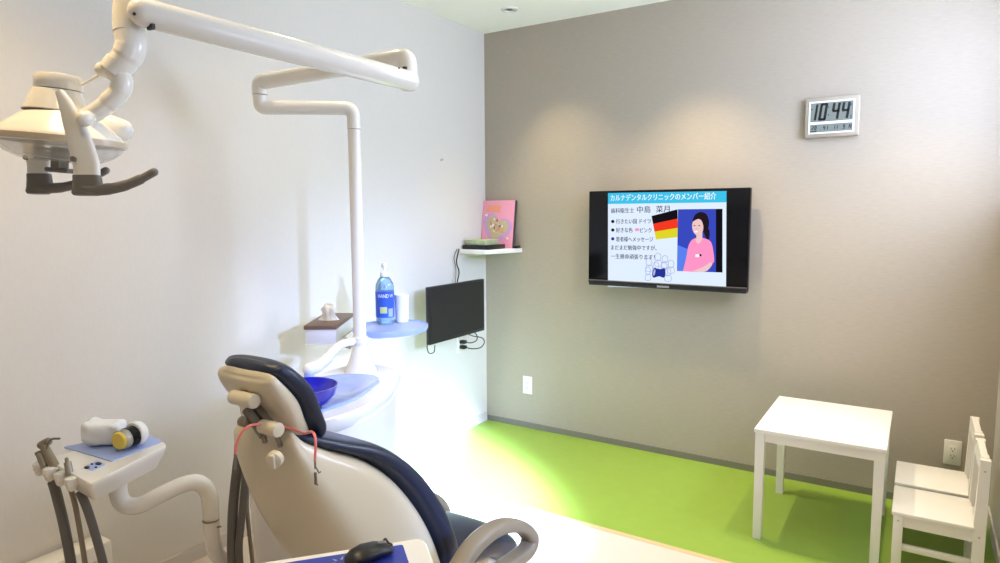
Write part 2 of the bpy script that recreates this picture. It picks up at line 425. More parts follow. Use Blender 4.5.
def digit(bm, ch, x, z, w, h, t, sl=.12):
    q = {'a': (t*.3, h-t, w-t*.3, h), 'd': (t*.3, 0, w-t*.3, t), 'g': (t*.3, h/2-t/2, w-t*.3, h/2+t/2), 'f': (0, h/2, t, h-t*.3), 'e': (0, t*.3, t, h/2), 'b': (w-t, h/2, w, h-t*.3), 'c': (w-t, t*.3, w, h/2)}
    for s in SEG[ch]:
        a, b, c, d = q[s]
        flat(bm, [V((x+u+sl*v, cy-.0013, z+v)) for u, v in ((a, b), (c, b), (c, d), (a, d))])
zb = zs+.012; hh = .084
def dg(name, *a): b = B(); digit(b, *a); obj(name, b, 'ink', ck, smooth=False)
def bar(name, lo, hi): b = B(); box(b, lo, hi); obj(name, b, 'ink', ck, smooth=False)
dg('time_digit', '1', 1.999, zb, .018, hh, .0105); dg('time_digit', '0', 2.026, zb, .035, hh, .0115)
for v in (.022, .060): bar('colon_dot', (2.070, cy-.0013, zb+v), (2.0745, cy-.001, zb+v+.006))
dg('time_digit', '4', 2.082, zb, .035, hh, .0115); dg('time_digit', '4', 2.125, zb, .035, hh, .0115)
bar('display_mark', (1.994, cy-.0013, zb+.055), (2.002, cy-.001, zb+.059)); dg('display_mark', '2', 2.168, zb+.062, .006, .012, .002); dg('display_mark', '5', 2.167, zb+.002, .008, .016, .002)
zb = fz0+.015; xx = 1.998
for ch in '20': dg('date_digit', ch, xx, zb+.004, .009, .019, .003); xx += .013
bar('display_mark', (1.993, cy-.0013, fz0+.008), (2.022, cy-.001, fz0+.0135))
for ch, x_ in (('4', 2.05), ('1', 2.063), ('1', 2.095), ('1', 2.106), ('9', 2.138), ('1', 2.158), ('4', 2.166)): dg('date_digit', ch, x_, zb+.002, .009, .021, .003)

# ------------------------------------------------------------------ wall outlets
def outlet(name, label, c, nx, group=None, sockets=2, body='plate'):
    """c centre on the wall; nx wall direction (u along wall), n outwards"""
    u = V((1, 0, 0)) if nx == 'b' else V((0, 1, 0)); n = V((0, -1, 0)) if nx == 'b' else V((1, 0, 0))
    t = thing(name, label, 'outlet', c)
    mx = M((( u.x, n.x, 0, c[0]), (u.y, n.y, 0, c[1]), (0, 0, 1, c[2]), (0, 0, 0, 1)))
    obj('cover_plate', box(B(), (-.035, 0, -.06), (.035, .008, .06), .003, mx=mx), body, t)
    obj('socket_face', box(B(), (-.0165, .007, -.034), (.0165, .010, .034), .001, mx=mx), body, t)
    bm = B()
    for k in range(sockets):
        z = .017 - .034*k if sockets == 2 else 0
        for dx in (-.0065, .0065): box(bm, (dx-.0012, .0097, z-.001), (dx+.0012, .0105, z+.007), mx=mx)
        box(bm, (-.0025, .0097, z-.011), (.0025, .0105, z-.006), mx=mx)
    if sockets: obj('slots', bm, 'plug', t)
    return t
outlet('wall_outlet', 'ivory wall outlet low on the taupe wall behind the small chairs', (2.671, 0, .288), 'b')
outlet('wall_outlet', 'white cover plate low on the taupe wall under the corner shelf', (.330, 0, .292), 'b', body='paintw')

# ------------------------------------------------------------------ corner shelf and things on it
zt = 1.205
sh = thing('corner_shelf', 'small white corner shelf holding a pink book', 'shelf', (.1, -.1, 1.185))
poly = rpoly([(0, 0), (.29, 0), (.21, -.30), (0, -.305)], [.001, .004, .04, .001])
obj('board', prism(B(), poly, zt-.028, zt, .004), 'paintw', sh)
obj('cleat', box(B(), (0, -.28, zt-.05), (.012, -.03, zt-.028), .002), 'paintw', sh)
# pink book leaning on the taupe wall
bk = thing('picture_book', 'tall pink picture book standing on the corner shelf', 'book', (.16, -.06, zt))
a = onz(479, 243, zt+.001); 
p0, p1 = V((-.0, -.066, zt+.0005)), V((.252, -.066, zt+.0005))
p0.x = .004
ux = (p1-p0).normalized(); nn = V((ux.y, -ux.x, 0)); lean = (Z*.98 - nn*.13).normalized(); Hb = .315; Wb = (p1-p0).length
bn = ux.cross(lean).normalized(); 
if bn.dot(nn) < 0: bn = -bn
def bp(u, v, k=0): return p0 + ux*(u*Wb) + lean*(v*Hb) + bn*k
bm = B(); loft(bm, [[bp(0, 0, .002), bp(1, 0, .002), bp(1, 1, .002), bp(0, 1, .002)], [bp(0, 0), bp(1, 0), bp(1, 1), bp(0, 1)]]); obj('front_cover', bm, 'pinkb', bk, smooth=False)
bm = B(); loft(bm, [[bp(.01, .005, 0), bp(.985, .005, 0), bp(.985, .99, 0), bp(.01, .99, 0)], [bp(.01, .005, -.016), bp(.985, .005, -.016), bp(.985, .99, -.016), bp(.01, .99, -.016)]]); obj('page_block', bm, 'paintw', bk, smooth=False)
bm = B(); loft(bm, [[bp(0, 0, -.016), bp(1, 0, -.016), bp(1, 1, -.016), bp(0, 1, -.016)], [bp(0, 0, -.019), bp(1, 0, -.019), bp(1, 1, -.019), bp(0, 1, -.019)]])
loft(bm, [[bp(1, 0, .002), bp(1.012, 0, .002), bp(1.012, 1, .002), bp(1, 1, .002)], [bp(1, 0, -.019), bp(1.012, 0, -.019), bp(1.012, 1, -.019), bp(1, 1, -.019)]]); obj('back_cover', bm, 'pages', bk, smooth=False)
def heart(cx, cy, s, n=40, rot=0):
    out = []
    for i in range(n):
        t = 2*PI*i/n; x = 16*math.sin(t)**3; y = 13*math.cos(t)-5*math.cos(2*t)-2*math.cos(3*t)-math.cos(4*t)
        x, y = x*math.cos(rot)-y*math.sin(rot), x*math.sin(rot)+y*math.cos(rot); out.append((cx+x/17*s, cy+y/17*s*.8))
    return out
bm = B()
flat(bm, [bp(*p, .0024) for p in ((.1, .76), (.56, .74), (.58, .90), (.16, .90))], 0)
flat(bm, [bp(u, v, .0027) for u, v in heart(.46, .40, .50, 40, -.3)], 1)
flat(bm, [bp(u, v, .0030) for u, v in heart(.47, .42, .37, 40, -.3)], 2)
for cx_, cy_, s_ in ((.13, .69, .05), (.84, .2, .035)): flat(bm, [bp(u, v, .0033) for u, v in heart(cx_, cy_, s_, 20)], 3)
for k in range(8): box(bm, (0, 0, 0), (1, 1, 1), mx=M.Translation(bp(.25+k*.035, .92, .0025)) @ M.Scale(.004, 4)) if k != 3 else None
for k in range(26):
    u, v = .47+random.uniform(-.2, .2), .46+random.uniform(-.14, .15); flat(bm, [bp(u+.022*math.cos(q), v+.03*math.sin(q), .0034) for q in [i*PI/4 for i in range(8)]], random.choice((3, 0, 4, 5)))
flat(bm, [bp(.80+.1*math.cos(q), .42+.04*math.sin(q), .0026) for q in [i*PI/8 for i in range(16)]], 3)
obj('cover_print', bm, None, bk, smooth=False, mats=['orangeb', 'lilac', 'gold', 'paper', 'coral', 'pages'])
mp = thing('media_player', 'flat black media player box lying on the corner shelf', 'media player', (.115, -.205, zt), 0)
rt = M.Translation((0, 0, 0))
obj('case', box(B(), (.012, -.288, zt), (.212, -.088, zt+.028), .003, mx=rt), 'black', mp)
obj('front_strip', box(B(), (.02, -.2885, zt+.010), (.19, -.2865, zt+.014), mx=rt), 'screen_off', mp)
gc = thing('disc_case', 'pale green patterned case on top of the black media player', 'case', (.105, -.2, zt+.028))
obj('case_body', box(B(), (.03, -.278, zt+.028), (.182, -.12, zt+.056), .004, mx=rt), 'greenc', gc)
obj('case_lid', box(B(), (.029, -.279, zt+.056), (.183, -.119, zt+.062), .001, mx=rt), 'labelg', gc)
rc = thing('remote_control', 'slim black remote control at the right end of the corner shelf', 'remote', (.271, -.036, zt))
obj('remote_body', box(B(), (.258, -.06, zt), (.284, -.012, zt+.016), .004), 'black', rc)
bm = B()
for i in range(4): box(bm, (.263, -.055+i*.0105, zt+.0155), (.279, -.048+i*.0105, zt+.0172), .0005)
obj('buttons', bm, 'screen_off', rc)

# ------------------------------------------------------------------ monitor on the left wall
d = .2; ya, yb2, mz0, mz1 = -.868, -.318, .699, 1.026
mo = thing('computer_monitor', 'black flat monitor switched off on the pale left wall', 'monitor', (0, -.6, .86))
obj('housing', box(B(), (d-.028, ya, mz0), (d, yb2, mz1), .005), 'black', mo)
obj('screen', box(B(), (d-.0005, ya+.012, mz0+.02), (d+.0008, yb2-.012, mz1-.012)), 'screen_off', mo)
bm = B(); box(bm, (d-.055, -.70, .78), (d-.027, -.5, .95), .006); obj('back_box', bm, 'black', mo)
bm = B(); cyl(bm, (.0, -.6, .87), (.03, -.6, .87), .05); tube(bm, fillet([(.02, -.6, .87), (.08, -.52, .87), (d-.05, -.6, .87)], .03), .016); obj('wall_arm', bm, 'darksteel', mo)
# outlet below it, with plugs
OQ = onx(459.5, 344, 0); oy_, oz_ = OQ.y, OQ.z
outlet('wall_outlet', 'wall outlet with two black plugs under the black monitor', (0, oy_, oz_), 'l')
def plugthing(label, dz, pts):
    z = oz_+dz; o3 = lambda p: V((p[0], oy_+p[1], oz_+p[2]))
    t = thing('plug_lead', label, 'plug', (.01, oy_, z), group='leads plugged in below the monitor')
    obj('plug', box(B(), (.0098, oy_-.016, z-.011), (.05, oy_+.016, z+.011), .004), 'cable', t)
    obj('lead', tube(B(), smooth_path([o3(p) for p in pts], 8), .0034, n=8), 'cable', t)
plugthing('upper black plug and lead in the outlet below the monitor', .017, [(.049, 0, .017), (.075, .02, .012), (.085, .07, .02), (.075, .09, .05), (.07, .05, .085), (.10, -.03, .10)])
plugthing('lower black plug and lead in the outlet below the monitor', -.017, [(.049, 0, -.017), (.08, .02, -.026), (.10, .09, -.03), (.10, .14, -.005), (.095, .12, .03), (.085, .02, .06), (.09, -.10, .11)])
q = [onx(459, 249, .02), onx(456.5, 262, .03), onx(459, 272, .03), onx(457, 285, .08), onx(459, 300, .13)]
pl = thing('power_lead', 'black leads hanging from the corner shelf down behind the monitor', 'cable', (.03, -.33, 1.1))
obj('thick_lead', tube(B(), smooth_path(q, 8), .0045, n=8), 'cable', pl)
q2 = [onx(457, 249, .015), onx(454, 258, .02), onx(456, 270, .02), onx(455, 290, .1)]
obj('thin_lead', tube(B(), smooth_path(q2, 8), .0022, n=8), 'cable', pl)
q = [onx(430, 340, .17), onx(427, 346, .17), onx(429, 353, .17), onx(434, 352, .17), onx(435, 345, .17)]
obj('cable_loop', tube(B(), smooth_path(q, 8), .003, n=8), 'cable', mo)
q = onx(441, 160, 0)
bm = B(); lathe(bm, [(.006, 0), (.006, .003), (.002, .006), (.002, .016), (.004, .018), (.001, .02)], q, (1, 0, 0), n=14); cyl(bm, q+V((.014, 0, 0)), q+V((.014, 0, .012)), .0018, n=8)
tag(obj('wall_hook', bm, 'steel', origin=tuple(q)), 'tiny metal hook on the bare left wall beside the corner', 'hook')

# ------------------------------------------------------------------ ceiling downlights
dl_em = glow('downlight_emitter', (1, .86, .66), 6)
def downlight(x, y):
    t = thing('ceiling_downlight', 'round recessed ceiling downlight near the room corner', 'ceiling light', (x, y, H))
    obj('trim_ring', lathe(B(), [(.034, -.001), (.036, -.008), (.046, -.006), (.05, 0), (.034, 0)], (x, y, H), n=32, cap=False), 'white', t)
    obj('reflector', lathe(B(), [(.036, -.002), (.030, -.003), (.024, -.0015), (.017, -.001)], (x, y, H), n=32, cap=False), 'steel', t)
    obj('lamp', lathe(B(), [(.018, -.0005), (.016, -.004), (.008, -.006), (.001, -.0065)], (x, y, H), n=24), 'greyp', t)
    return t
downlight(.42, -.36)

# ------------------------------------------------------------------ children's table
tb = thing('childrens_table', "white children's table on the green floor by the taupe wall", 'table', (2.17, -.49, 0))
tx0, ty0 = 1.922, -.788; TW, TD = .499, .60; th = .5
obj('tabletop', box(B(), (tx0, ty0, th-.018), (tx0+TW, ty0+TD, th), .003), 'paintw', tb)
bm = B(); ax0, ax1, ay0, ay1 = tx0+.005, tx0+TW-.005, ty0+.005, ty0+TD-.005; L_ = .038
box(bm, (ax0+L_, ay0+.006, th-.056), (ax1-L_, ay0+.024, th-.018)); box(bm, (ax0+L_, ay1-.024, th-.056), (ax1-L_, ay1-.006, th-.018))
box(bm, (ax0+.006, ay0+L_, th-.056), (ax0+.024, ay1-L_, th-.018)); box(bm, (ax1-.024, ay0+L_, th-.056), (ax1-.006, ay1-L_, th-.018)); obj('apron', bm, 'paintw', tb)
for lx in (ax0, ax1-L_):
    for ly in (ay0, ay1-L_):
        obj('leg', loft(B(), [[V((lx+a*(1 if k else .0), 0, 0)) for a in ()] for k in ()] or [
            [V((lx+L_/2+sx*w, ly+L_/2+sy*w, z)) for sx, sy in ((-1, -1), (1, -1), (1, 1), (-1, 1))] for w, z in ((.0165, 0), (.019, th-.018))]), 'paintw', tb, smooth=False)

# ------------------------------------------------------------------ children's chairs (facing -X, backs to the right wall)
def kid_chair(yc, label):
    t = thing('childrens_chair', label, 'chair', (2.6, yc, 0), group="white children's chairs beside the table")
    xf, xb = 2.449, 2.728; hw = .146; sz = .272; s = .034
    obj('seat', box(B(), (xf, yc-hw, sz-.017), (xb-.012, yc+hw, sz), .004), 'paintw', t)
    for sy in (-1, 1):
        y_ = yc + sy*(hw-s/2-.002)
        fl_ = obj('leg', box(B(), (xf+.006, y_-s/2, 0), (xf+.006+s, y_+s/2, sz-.017), .002), 'paintw', t)
        b = B(); tilt = .004
        sec = lambda x, z, w=.019: [V((x-w, y_-s/2, z)), V((x+w, y_-s/2, z)), V((x+w, y_+s/2, z)), V((x-w, y_+s/2, z))]
        loft(b, [sec(xb, 0), sec(xb, sz), sec(xb+tilt, .53, .016)]); o_ = obj('leg', b, 'paintw', t, smooth=False)
        for zz, xx_ in ((.49, xb+tilt*.8), (sz-.035, xb)): obj('screw_cap', lathe(B(), [(.004, 0), (.004, .001), (.001, .0015)], (xx_, y_+sy*s/2, zz), (0, sy, 0), n=12), 'steel', o_)
        obj('screw_cap', lathe(B(), [(.004, 0), (.004, .001), (.001, .0015)], (xf+.023, y_+sy*s/2, sz-.035), (0, sy, 0), n=12), 'steel', fl_)
    b = B()
    for sy in (-1, 1):
        y_ = yc+sy*(hw-s/2-.002); box(b, (xf+.04, y_-.009, sz-.06), (xb-.019, y_+.009, sz-.017))
    box(b, (xf+.012, yc-hw+s, sz-.06), (xf+.03, yc+hw-s, sz-.017)); box(b, (xb-.012, yc-hw+s, sz-.06), (xb+.006, yc+hw-s, sz-.017)); obj('seat_frame', b, 'paintw', t)
    for sy in (-1, 1):
        y_ = yc+sy*(hw-s/2-.002); obj('stretcher', box(B(), (xf+.04, y_-.008, .115), (xb-.019, y_+.008, .14), .002), 'paintw', t)
    obj('top_rail', loft(B(), [[V((xb+tilt-.016-.003, yc-hw+s, .49)), V((xb+tilt+.006, yc-hw+s, .49)), V((xb+tilt+.010, yc-hw+s, .532)), V((xb+tilt-.012, yc-hw+s, .532))],
         [V((xb+tilt-.016-.003, yc+hw-s, .49)), V((xb+tilt+.006, yc+hw-s, .49)), V((xb+tilt+.010, yc+hw-s, .532)), V((xb+tilt-.012, yc+hw-s, .532))]]), 'paintw', t, smooth=False)
    for k in (-1, 1):
        y_ = yc+k*.042; obj('back_slat', loft(B(), [[V((xb-.006, y_-.02, sz-.01)), V((xb+.006, y_-.02, sz-.01)), V((xb+.006, y_+.02, sz-.01)), V((xb-.006, y_+.02, sz-.01))],
            [V((xb+.016, y_-.02, .492)), V((xb+.028, y_-.02, .492)), V((xb+.028, y_+.02, .492)), V((xb+.016, y_+.02, .492))]]), 'paintw', t, smooth=False)
    return t
kc = kid_chair(-.354, "white children's chair nearer the taupe wall, half hidden by the other chair")
dup(kc, (2.6, -.680, 0), label="white children's chair in front of the other one, right of the small table")

# ------------------------------------------------------------------ dental unit with cuspidor
CZ = .80
du = thing('dental_unit', 'white dental unit with blue rinsing bowl and curved faucet', 'dental unit', (.72, -2.05, 0))
outer = rpoly([(.49, -1.70), (.74, -1.715), (.90, -1.96), (.985, -2.2), (.965, -2.41), (.62, -2.42), (.49, -2.25)], [.08, .1, .15, .15, .1, .1, .1], 8)
def scalep(p, k, c=(.73, -2.07)): return [(c[0]+(x-c[0])*k, c[1]+(y-c[1])*k) for x, y in p]
bm = B(); body = scalep(outer, .955)
loft(bm, [[V((x, y, z)) for x, y in scalep(body, k)] for k, z in ((.93, .02), (.93, .05), (.97, .055), (1.0, .62), (1.0, CZ-.045))]); obj('cabinet', bm, 'unit', du)
bm = B()
loft(bm, [[V((x, y, z)) for x, y in scalep(outer, k)] for k, z in ((.95, CZ-.05), (.985, CZ-.04), (1.0, CZ-.015), (.995, CZ+.002), (.98, CZ+.006), (.95, CZ+.004))]); obj('worktop', bm, 'unit', du)
ins = rpoly([(.575, -1.93), (.70, -1.855), (.79, -1.90), (.905, -2.15), (.90, -2.33), (.62, -2.34), (.53, -2.2)], [.05, .06, .05, .1, .06, .08, .06], 8)
bm = B(); loft(bm, [[V((x, y, z)) for x, y in scalep(ins, k, (.73, -2.1))] for k, z in ((1, CZ+.002), (.99, CZ+.012), (.95, CZ+.014), (.9, CZ+.009))]); obj('blue_worktop_inset', bm, 'bluetop', du)
bc = V((.79, -2.275, CZ+.008)); 
bowl = obj('rinsing_bowl', lathe(B(), [(.055, 0), (.085, .01), (.105, .035), (.112, .062), (.114, .066), (.110, .066), (.104, .05), (.09, .025), (.06, .012), (.02, .010), (.006, .006)], bc, n=40), 'cobalt', du)
obj('drain', lathe(B(), [(.018, .012), (.016, .015), (.004, .015)], bc, n=20), 'steel', bowl)
fb = at(306, 374, 2.30)
fb = V((fb.x, fb.y, CZ+.01))
bm = B(); tip = at(353, 341, 2.47)
pth = [at(309, 369, 2.40), at(317, 366.5, 2.42), at(325, 360.5, 2.44), at(333, 351.5, 2.46), at(341, 344.5, 2.48), at(352, 341.5, 2.52)]
sp_ = smooth_path(pth, 8); tube(bm, sp_, [.0235]*10+[.021]*10+[.0175]*10+[.0155]*11, n=18, dome=True)
fo = obj('faucet', bm, 'white', du)
obj('faucet_neck', cyl(B(), (pth[0].x, pth[0].y, CZ+.008), (pth[0].x, pth[0].y, pth[0].z+.003), .02, .018), 'bluepad', fo)
bm = B(); q = sp_[-2]
for k in (0, 1): cyl(bm, q+V((0, -.004+.012*k, -.012))-CR*.02*k, q+V((0, -.004+.012*k, -.026))-CR*.02*k, .006, .005)
obj('nozzle', bm, 'steel', fo)
# hose holder on the near end
hh = at(246, 447, 2.02)
bm = B(); box(bm, (-.012, -.022, -.016), (.03, .02, .016), .006, mx=M.Translation(hh) @ M.Rotation(.5, 4, 'Z')); 
tube(bm, [hh+V((.02, 0, -.005)), at(262, 462, 2.08), V((.72, -2.36, .66))], .016); obj('hose_holder', bm, 'unit', du)
cp = [at(262, 462, 2.0), at(268, 490, 2.0), at(272, 520, 2.0)]
# two suction hoses
def hang(label, pts, r, end):
    t = thing('suction_hose', label, 'hose', (pts[-1].x, pts[-1].y, 0), group='suction hoses beside the dental unit')
    obj('hose', tube(B(), smooth_path(pts, 8), r, n=12), 'hose', t)
    a = pts[0]; obj('hose_end', cyl(B(), a-V((0, 0, .005)), a+V((0, 0, .05)), r*1.15, r*.9, bev=.003), end, t)
hang('thicker grey suction hose hanging left of the dental chair', [at(240, 449, 1.97), at(237, 470, 1.96), at(233, 510, 1.96), at(232, 545, 1.96), at(230, 580, 1.98), V((.70, -2.62, .12)), V((.69, -2.60, .0145)), V((.69, -2.50, .0145))], .0145, 'greyp')
hang('thinner grey suction hose just right of the thicker one', [at(248, 452, 1.96), at(246, 470, 1.95), at(242, 515, 1.95), at(239, 545, 1.95), at(238, 590, 1.98), V((.735, -2.60, .12)), V((.73, -2.58, .011)), V((.73, -2.48, .011))], .011, 'greyp')
bm = B(); q = [at(256, 458, 1.97), at(250, 472, 1.99), at(247, 505, 2.0), at(250, 540, 2.0), at(254, 575, 2.02), at(258, 620, 2.06)]
tube(bm, smooth_path(q, 8), .006, n=10); tag(obj('drain_lead', bm, 'hose_l', origin=(q[-1].x, q[-1].y, 0)), 'thin brown lead between the suction hoses and the dental unit', 'cable')

# ------------------------------------------------------------------ operating light on its pole
PX, PY = .608, -1.823
ol = thing('operating_light', 'white dental operating light on a jointed arm and pole', 'lamp', (PX, PY, CZ))
zt1 = 1.845; rp = .0255
a1 = onz(260.5, 107.5, zt1); a1 = V((a1.x, a1.y, zt1)); pb = V((PX, PY, 0))
obj('pole_foot', lathe(B(), [(.066, CZ+.004), (.062, CZ+.015), (.048, CZ+.045), (.038, CZ+.075), (.031, CZ+.10), (.0275, CZ+.11)], (PX, PY, 0), n=36), 'white', ol)
obj('pole', tube(B(), [(PX, PY, CZ+.1), (PX, PY, 1.762)], rp, n=28), 'white', ol)
obj('pole_collar', lathe(B(), [(.0262, .92), (.033, .922), (.033, .945), (.0262, .947)], (PX, PY, 0), n=28), 'white', ol)
z2 = 1.94; a2 = V((a1.x, a1.y, z2)); e2 = onz(408, 57, z2); e2 = V((e2.x, e2.y, z2))
obj('lower_arm', tube(B(), fillet([(PX, PY, 1.765), (PX, PY, zt1), a1, (a1.x, a1.y, zt1+.045)], .04, 8), .0265, n=28), 'white', ol)
obj('upper_arm', tube(B(), fillet([(a1.x, a1.y, zt1+.048), a2, e2, e2-V((0, 0, .055))], .04, 8), .029, n=28), 'white', ol)
obj('swivel_joint', cyl(B(), e2-V((0, 0, .05)), e2-V((0, 0, .105)), .028, .026, bev=.004), 'white', ol)
sA = e2-V((0, 0, .075)); sA = at(408.5, 80.5, CW.dot(e2-CAM)-.015); sB = at(143, 12.5, 1.60); dS = (sB-sA).normalized()
obj('spring_arm', tube(B(), [sA-dS*.005, sA+dS*.2, sA+dS*.5, sB], [.031, .0335, .0345, .0345], n=30, dome=True), 'white', ol)
for t in (.012, .03): obj('pivot_screw', lathe(B(), [(.003, 0), (.003, .0015), (.0005, .002)], sA+dS*t-CW*.0318+CU*(-.008+t), -CW, n=10), 'plug', ol)
obj('stop_block', box(B(), (-.012, -.004, -.006), (.012, .004, .006), mx=M.Translation(at(151, 27, 1.60))), 'plug', ol)
obj('pivot_screw', lathe(B(), [(.004, 0), (.004, .002), (.0005, .0025)], at(134.5, 14, 1.5665), -CW, n=10), 'plug', ol)
jd_ = CW.dot(e2-CAM)-.024
obj('joint_slot', box(B(), (-.006, -.006, -.010), (.006, .006, .010), .001, mx=M.Translation(at(405, 70, jd_))), 'plug', ol)
# knuckle below the spring arm, then the yoke and lamp head (built round the lamp's own axes)
D0 = 1.64; PXM = D0/F_PX
def L(px, py, w=0): return at(px, py, D0+w)
k1 = [L(128, -18), L(128, 14), L(129, 33)]
obj('knuckle', tube(B(), k1, [.030, .035, .036], n=28), 'white', ol)
obj('elbow', tube(B(), smooth_path([L(130, 33.5), L(131, 46), L(127, 57), L(117, 69)], 8), [.036]*9+[.0365]*8+[.034]*8, n=28), 'white', ol)
obj('elbow_ring', tube(B(), [L(121, 62.5), L(113.5, 72.5)], .0345, n=28), 'white', ol)
obj('yoke_hub', tube(B(), [L(116, 71), L(103, 69.5)], [.026, .019], n=24, dome=True), 'white', ol)
obj('yoke_arm', tube(B(), smooth_path([L(114, 70), L(122, 80), L(119, 92), L(107, 104), L(95, 113), L(86, 118)], 8), [.025]*16+[.0245]*8+[.022]*17, n=24, dome=True), 'white', ol)
obj('tilt_knob', tube(B(), [L(87, 118, -.12), L(84.5, 119, -.155)], .0175, n=24, dome=True), 'white', ol)
obj('tie_rod', tube(B(), [L(82, 85, .01), L(103, 73, .01)], .004, n=10), 'white', ol)
lc = L(60, 139, .03); lr = (CR*math.cos(-.08)+CU*math.sin(-.08)); la = (Z - lr*Z.dot(lr)).normalized(); ld = la.cross(lr)
head = obj('lamp_shade', lathe(B(), [(.075, .067), (.079, .064), (.10, .049), (.125, .030), (.146, .012), (.153, .005), (.155, -.002), (.154, -.012), (.150, -.013), (.148, -.004), (.12, .02), (.075, .045)], lc, la, n=56, sy=.82, xdir=lr), 'white', ol)
obj('lamp_rim', lathe(B(), [(.150, .005), (.1565, .004), (.1575, -.003), (.157, -.011), (.151, -.0125)], lc, la, n=56, sy=.82, xdir=lr, cap=False), 'rim', head)
obj('lamp_glass', lathe(B(), [(.1495, -.011), (.145, -.022), (.125, -.040), (.095, -.053), (.06, -.058), (.02, -.06), (.004, -.06)], lc, la, n=48, sy=.82, xdir=lr), 'glass', head)
bm = B()
for k in range(4): box(bm, (-.045, -.03, -.03-.008*k), (.03, .03, -.026-.008*k), mx=M.Translation(lc) @ M((( lr.x, ld.x, la.x, 0), (lr.y, ld.y, la.y, 0), (lr.z, ld.z, la.z, 0), (0, 0, 0, 1))))
box(bm, (-.012, -.02, -.075), (.012, .02, -.02), .004, mx=M.Translation(lc+CR*.0) @ M(((lr.x, ld.x, la.x, 0), (lr.y, ld.y, la.y, 0), (lr.z, ld.z, la.z, 0), (0, 0, 0, 1))))
obj('bulb_holder', bm, 'darksteel', head)
bm = B(); box(bm, (-.03, -.016, -.085), (.03, .016, -.073), .004, mx=M.Translation(lc) @ M(((lr.x, ld.x, la.x, 0), (lr.y, ld.y, la.y, 0), (lr.z, ld.z, la.z, 0), (0, 0, 0, 1))))
obj('switch_grip', bm, 'greyp', head)
obj('neck', lathe(B(), [(.078, .066), (.076, .072), (.064, .10), (.058, .116), (.056, .12)], lc-lr*.008, la, n=44, sy=.85, xdir=lr), 'white', ol)
obj('neck_seal', lathe(B(), [(.078, .064), (.0785, .067), (.077, .069)], lc-lr*.008, la, n=44, sy=.85, xdir=lr), 'greyp', ol)
obj('lamp_cap', lathe(B(), [(.055, .122), (.0565, .124), (.056, .148), (.052, .157), (.03, .161), (.004, .162)], lc-lr*.004, la, n=44, sy=.85, xdir=lr), 'white', ol)
obj('rear_cap', tube(B(), [L(103, 126, .10), L(122, 130, .10)], [.036, .028], n=28, dome=True), 'white', ol)
def handle(w, dx, dy, top=0):
    Q = lambda px, py: L(px+dx, py+dy, w)
    ctr = [(60, 92, 3.5), (66, 104, 6), (72, 120, 8.5), (78, 136, 10.5), (83, 152, 11.5), (86.5, 165, 11.8), (87, 176, 11.8)][top:]
    cs = smooth_path([Q(a, b) for a, b, c in ctr], 6); n = len(cs); rings = []
    for i, c in enumerate(cs):
        k = i/6; a = int(min(k, len(ctr)-2)); hwid = (ctr[a][2]+(ctr[a+1][2]-ctr[a][2])*(k-a))*PXM
        t = (cs[min(i+1, n-1)]-cs[max(i-1, 0)]).normalized(); sd = CW.cross(t).normalized()
        rings.append(sring(c, sd*hwid, CW*.010, 24, 3.2))
    h = obj('handle', loft(B(), rings), 'white', ol)
    g = obj('grip', loft(B(), [sring(Q(x, y), CR*a*PXM, CW*.012, 24, 3.4) for x, y, a in ((87, 175.5, 12.4), (87.5, 180, 12.8), (88, 188, 13.5), (87, 193, 13.5), (86.5, 195.5, 11))]), 'greyp', h)
    obj('grip_bar', tube(B(), smooth_path([Q(86, 189), Q(97, 189.8), Q(112, 188.5), Q(128, 184.5), Q(143, 178), Q(154, 172)], 6), [.0135]*12+[.0125]*6+[.0115]*6+[.0095]*7, n=16, dome=True), 'greyp', h)
    obj('handle_bolt', cyl(B(), Q(77, 160)-CW*.016, Q(77, 160)+CW*.006, .006), 'greyp', h)
handle(-.13, 0, 0)
handle(.12, -48, -1.5, 3)

# ------------------------------------------------------------------ blue side tray, bottle, cup, tissue box
tz = .955
st = thing('side_tray', 'pale blue round tray clamped to the light pole', 'tray', (.585, -1.62, tz-.02))
tp = [(.59+.15*math.cos(t)*1.0, -1.62+.172*math.sin(t)) for t in [2*PI*i/40 for i in range(40)]]
bm = B(); loft(bm, [[V((.585+(x-.585)*k, -1.62+(y+1.62)*k, z)) for x, y in tp] for k, z in ((.9, tz-.024), (.97, tz-.02), (1, tz-.01), (1, tz+.003), (.985, tz+.004), (.965, tz-.002), (.5, tz-.002))]); obj('tray_dish', bm, 'bluepad', st)
bm = B(); box(bm, (.588, -1.80, tz-.034), (.628, -1.70, tz-.018), .004); obj('clamp', bm, 'white', st)
bq = onz(385.5, 323, tz)
bt = thing('sanitizer_bottle', 'clear blue pump bottle of hand sanitizer on the blue side tray', 'bottle', (bq.x, bq.y, tz-.002))
BR = .0405
zb = tz-.001
obj('bottle_body', lathe(B(), [(BR-.006, zb), (BR, zb+.006), (BR, zb+.16), (BR-.002, zb+.175), (BR-.012, zb+.196), (.017, zb+.208), (.014, zb+.212)], (bq.x, bq.y, 0), n=36), 'bottle', bt)
lab = obj('label', lathe(B(), [(BR+.0006, zb+.03), (BR+.0008, zb+.03), (BR+.0008, zb+.145), (BR+.0006, zb+.145)], (bq.x, bq.y, 0), n=40, cap=False), 'label', bt)
dirv = (V((CAM.x, CAM.y, 0))-V((bq.x, bq.y, 0))).normalized(); sx_ = V((-dirv.y, dirv.x, 0))
def lab_text(s, ang0, ang1, z_, h, m, par):
    b = B(); add_text(b, s, (0, 0, 0), X, Y, 1, h)
    for v in b.verts:
        a_ = ang0+(ang1-ang0)*v.co.x; v.co = V((bq.x, bq.y, z_+v.co.y)) + (dirv*math.cos(a_)+sx_*math.sin(a_))*(BR+.0014)
    obj('label_text', b, m, par, smooth=False)
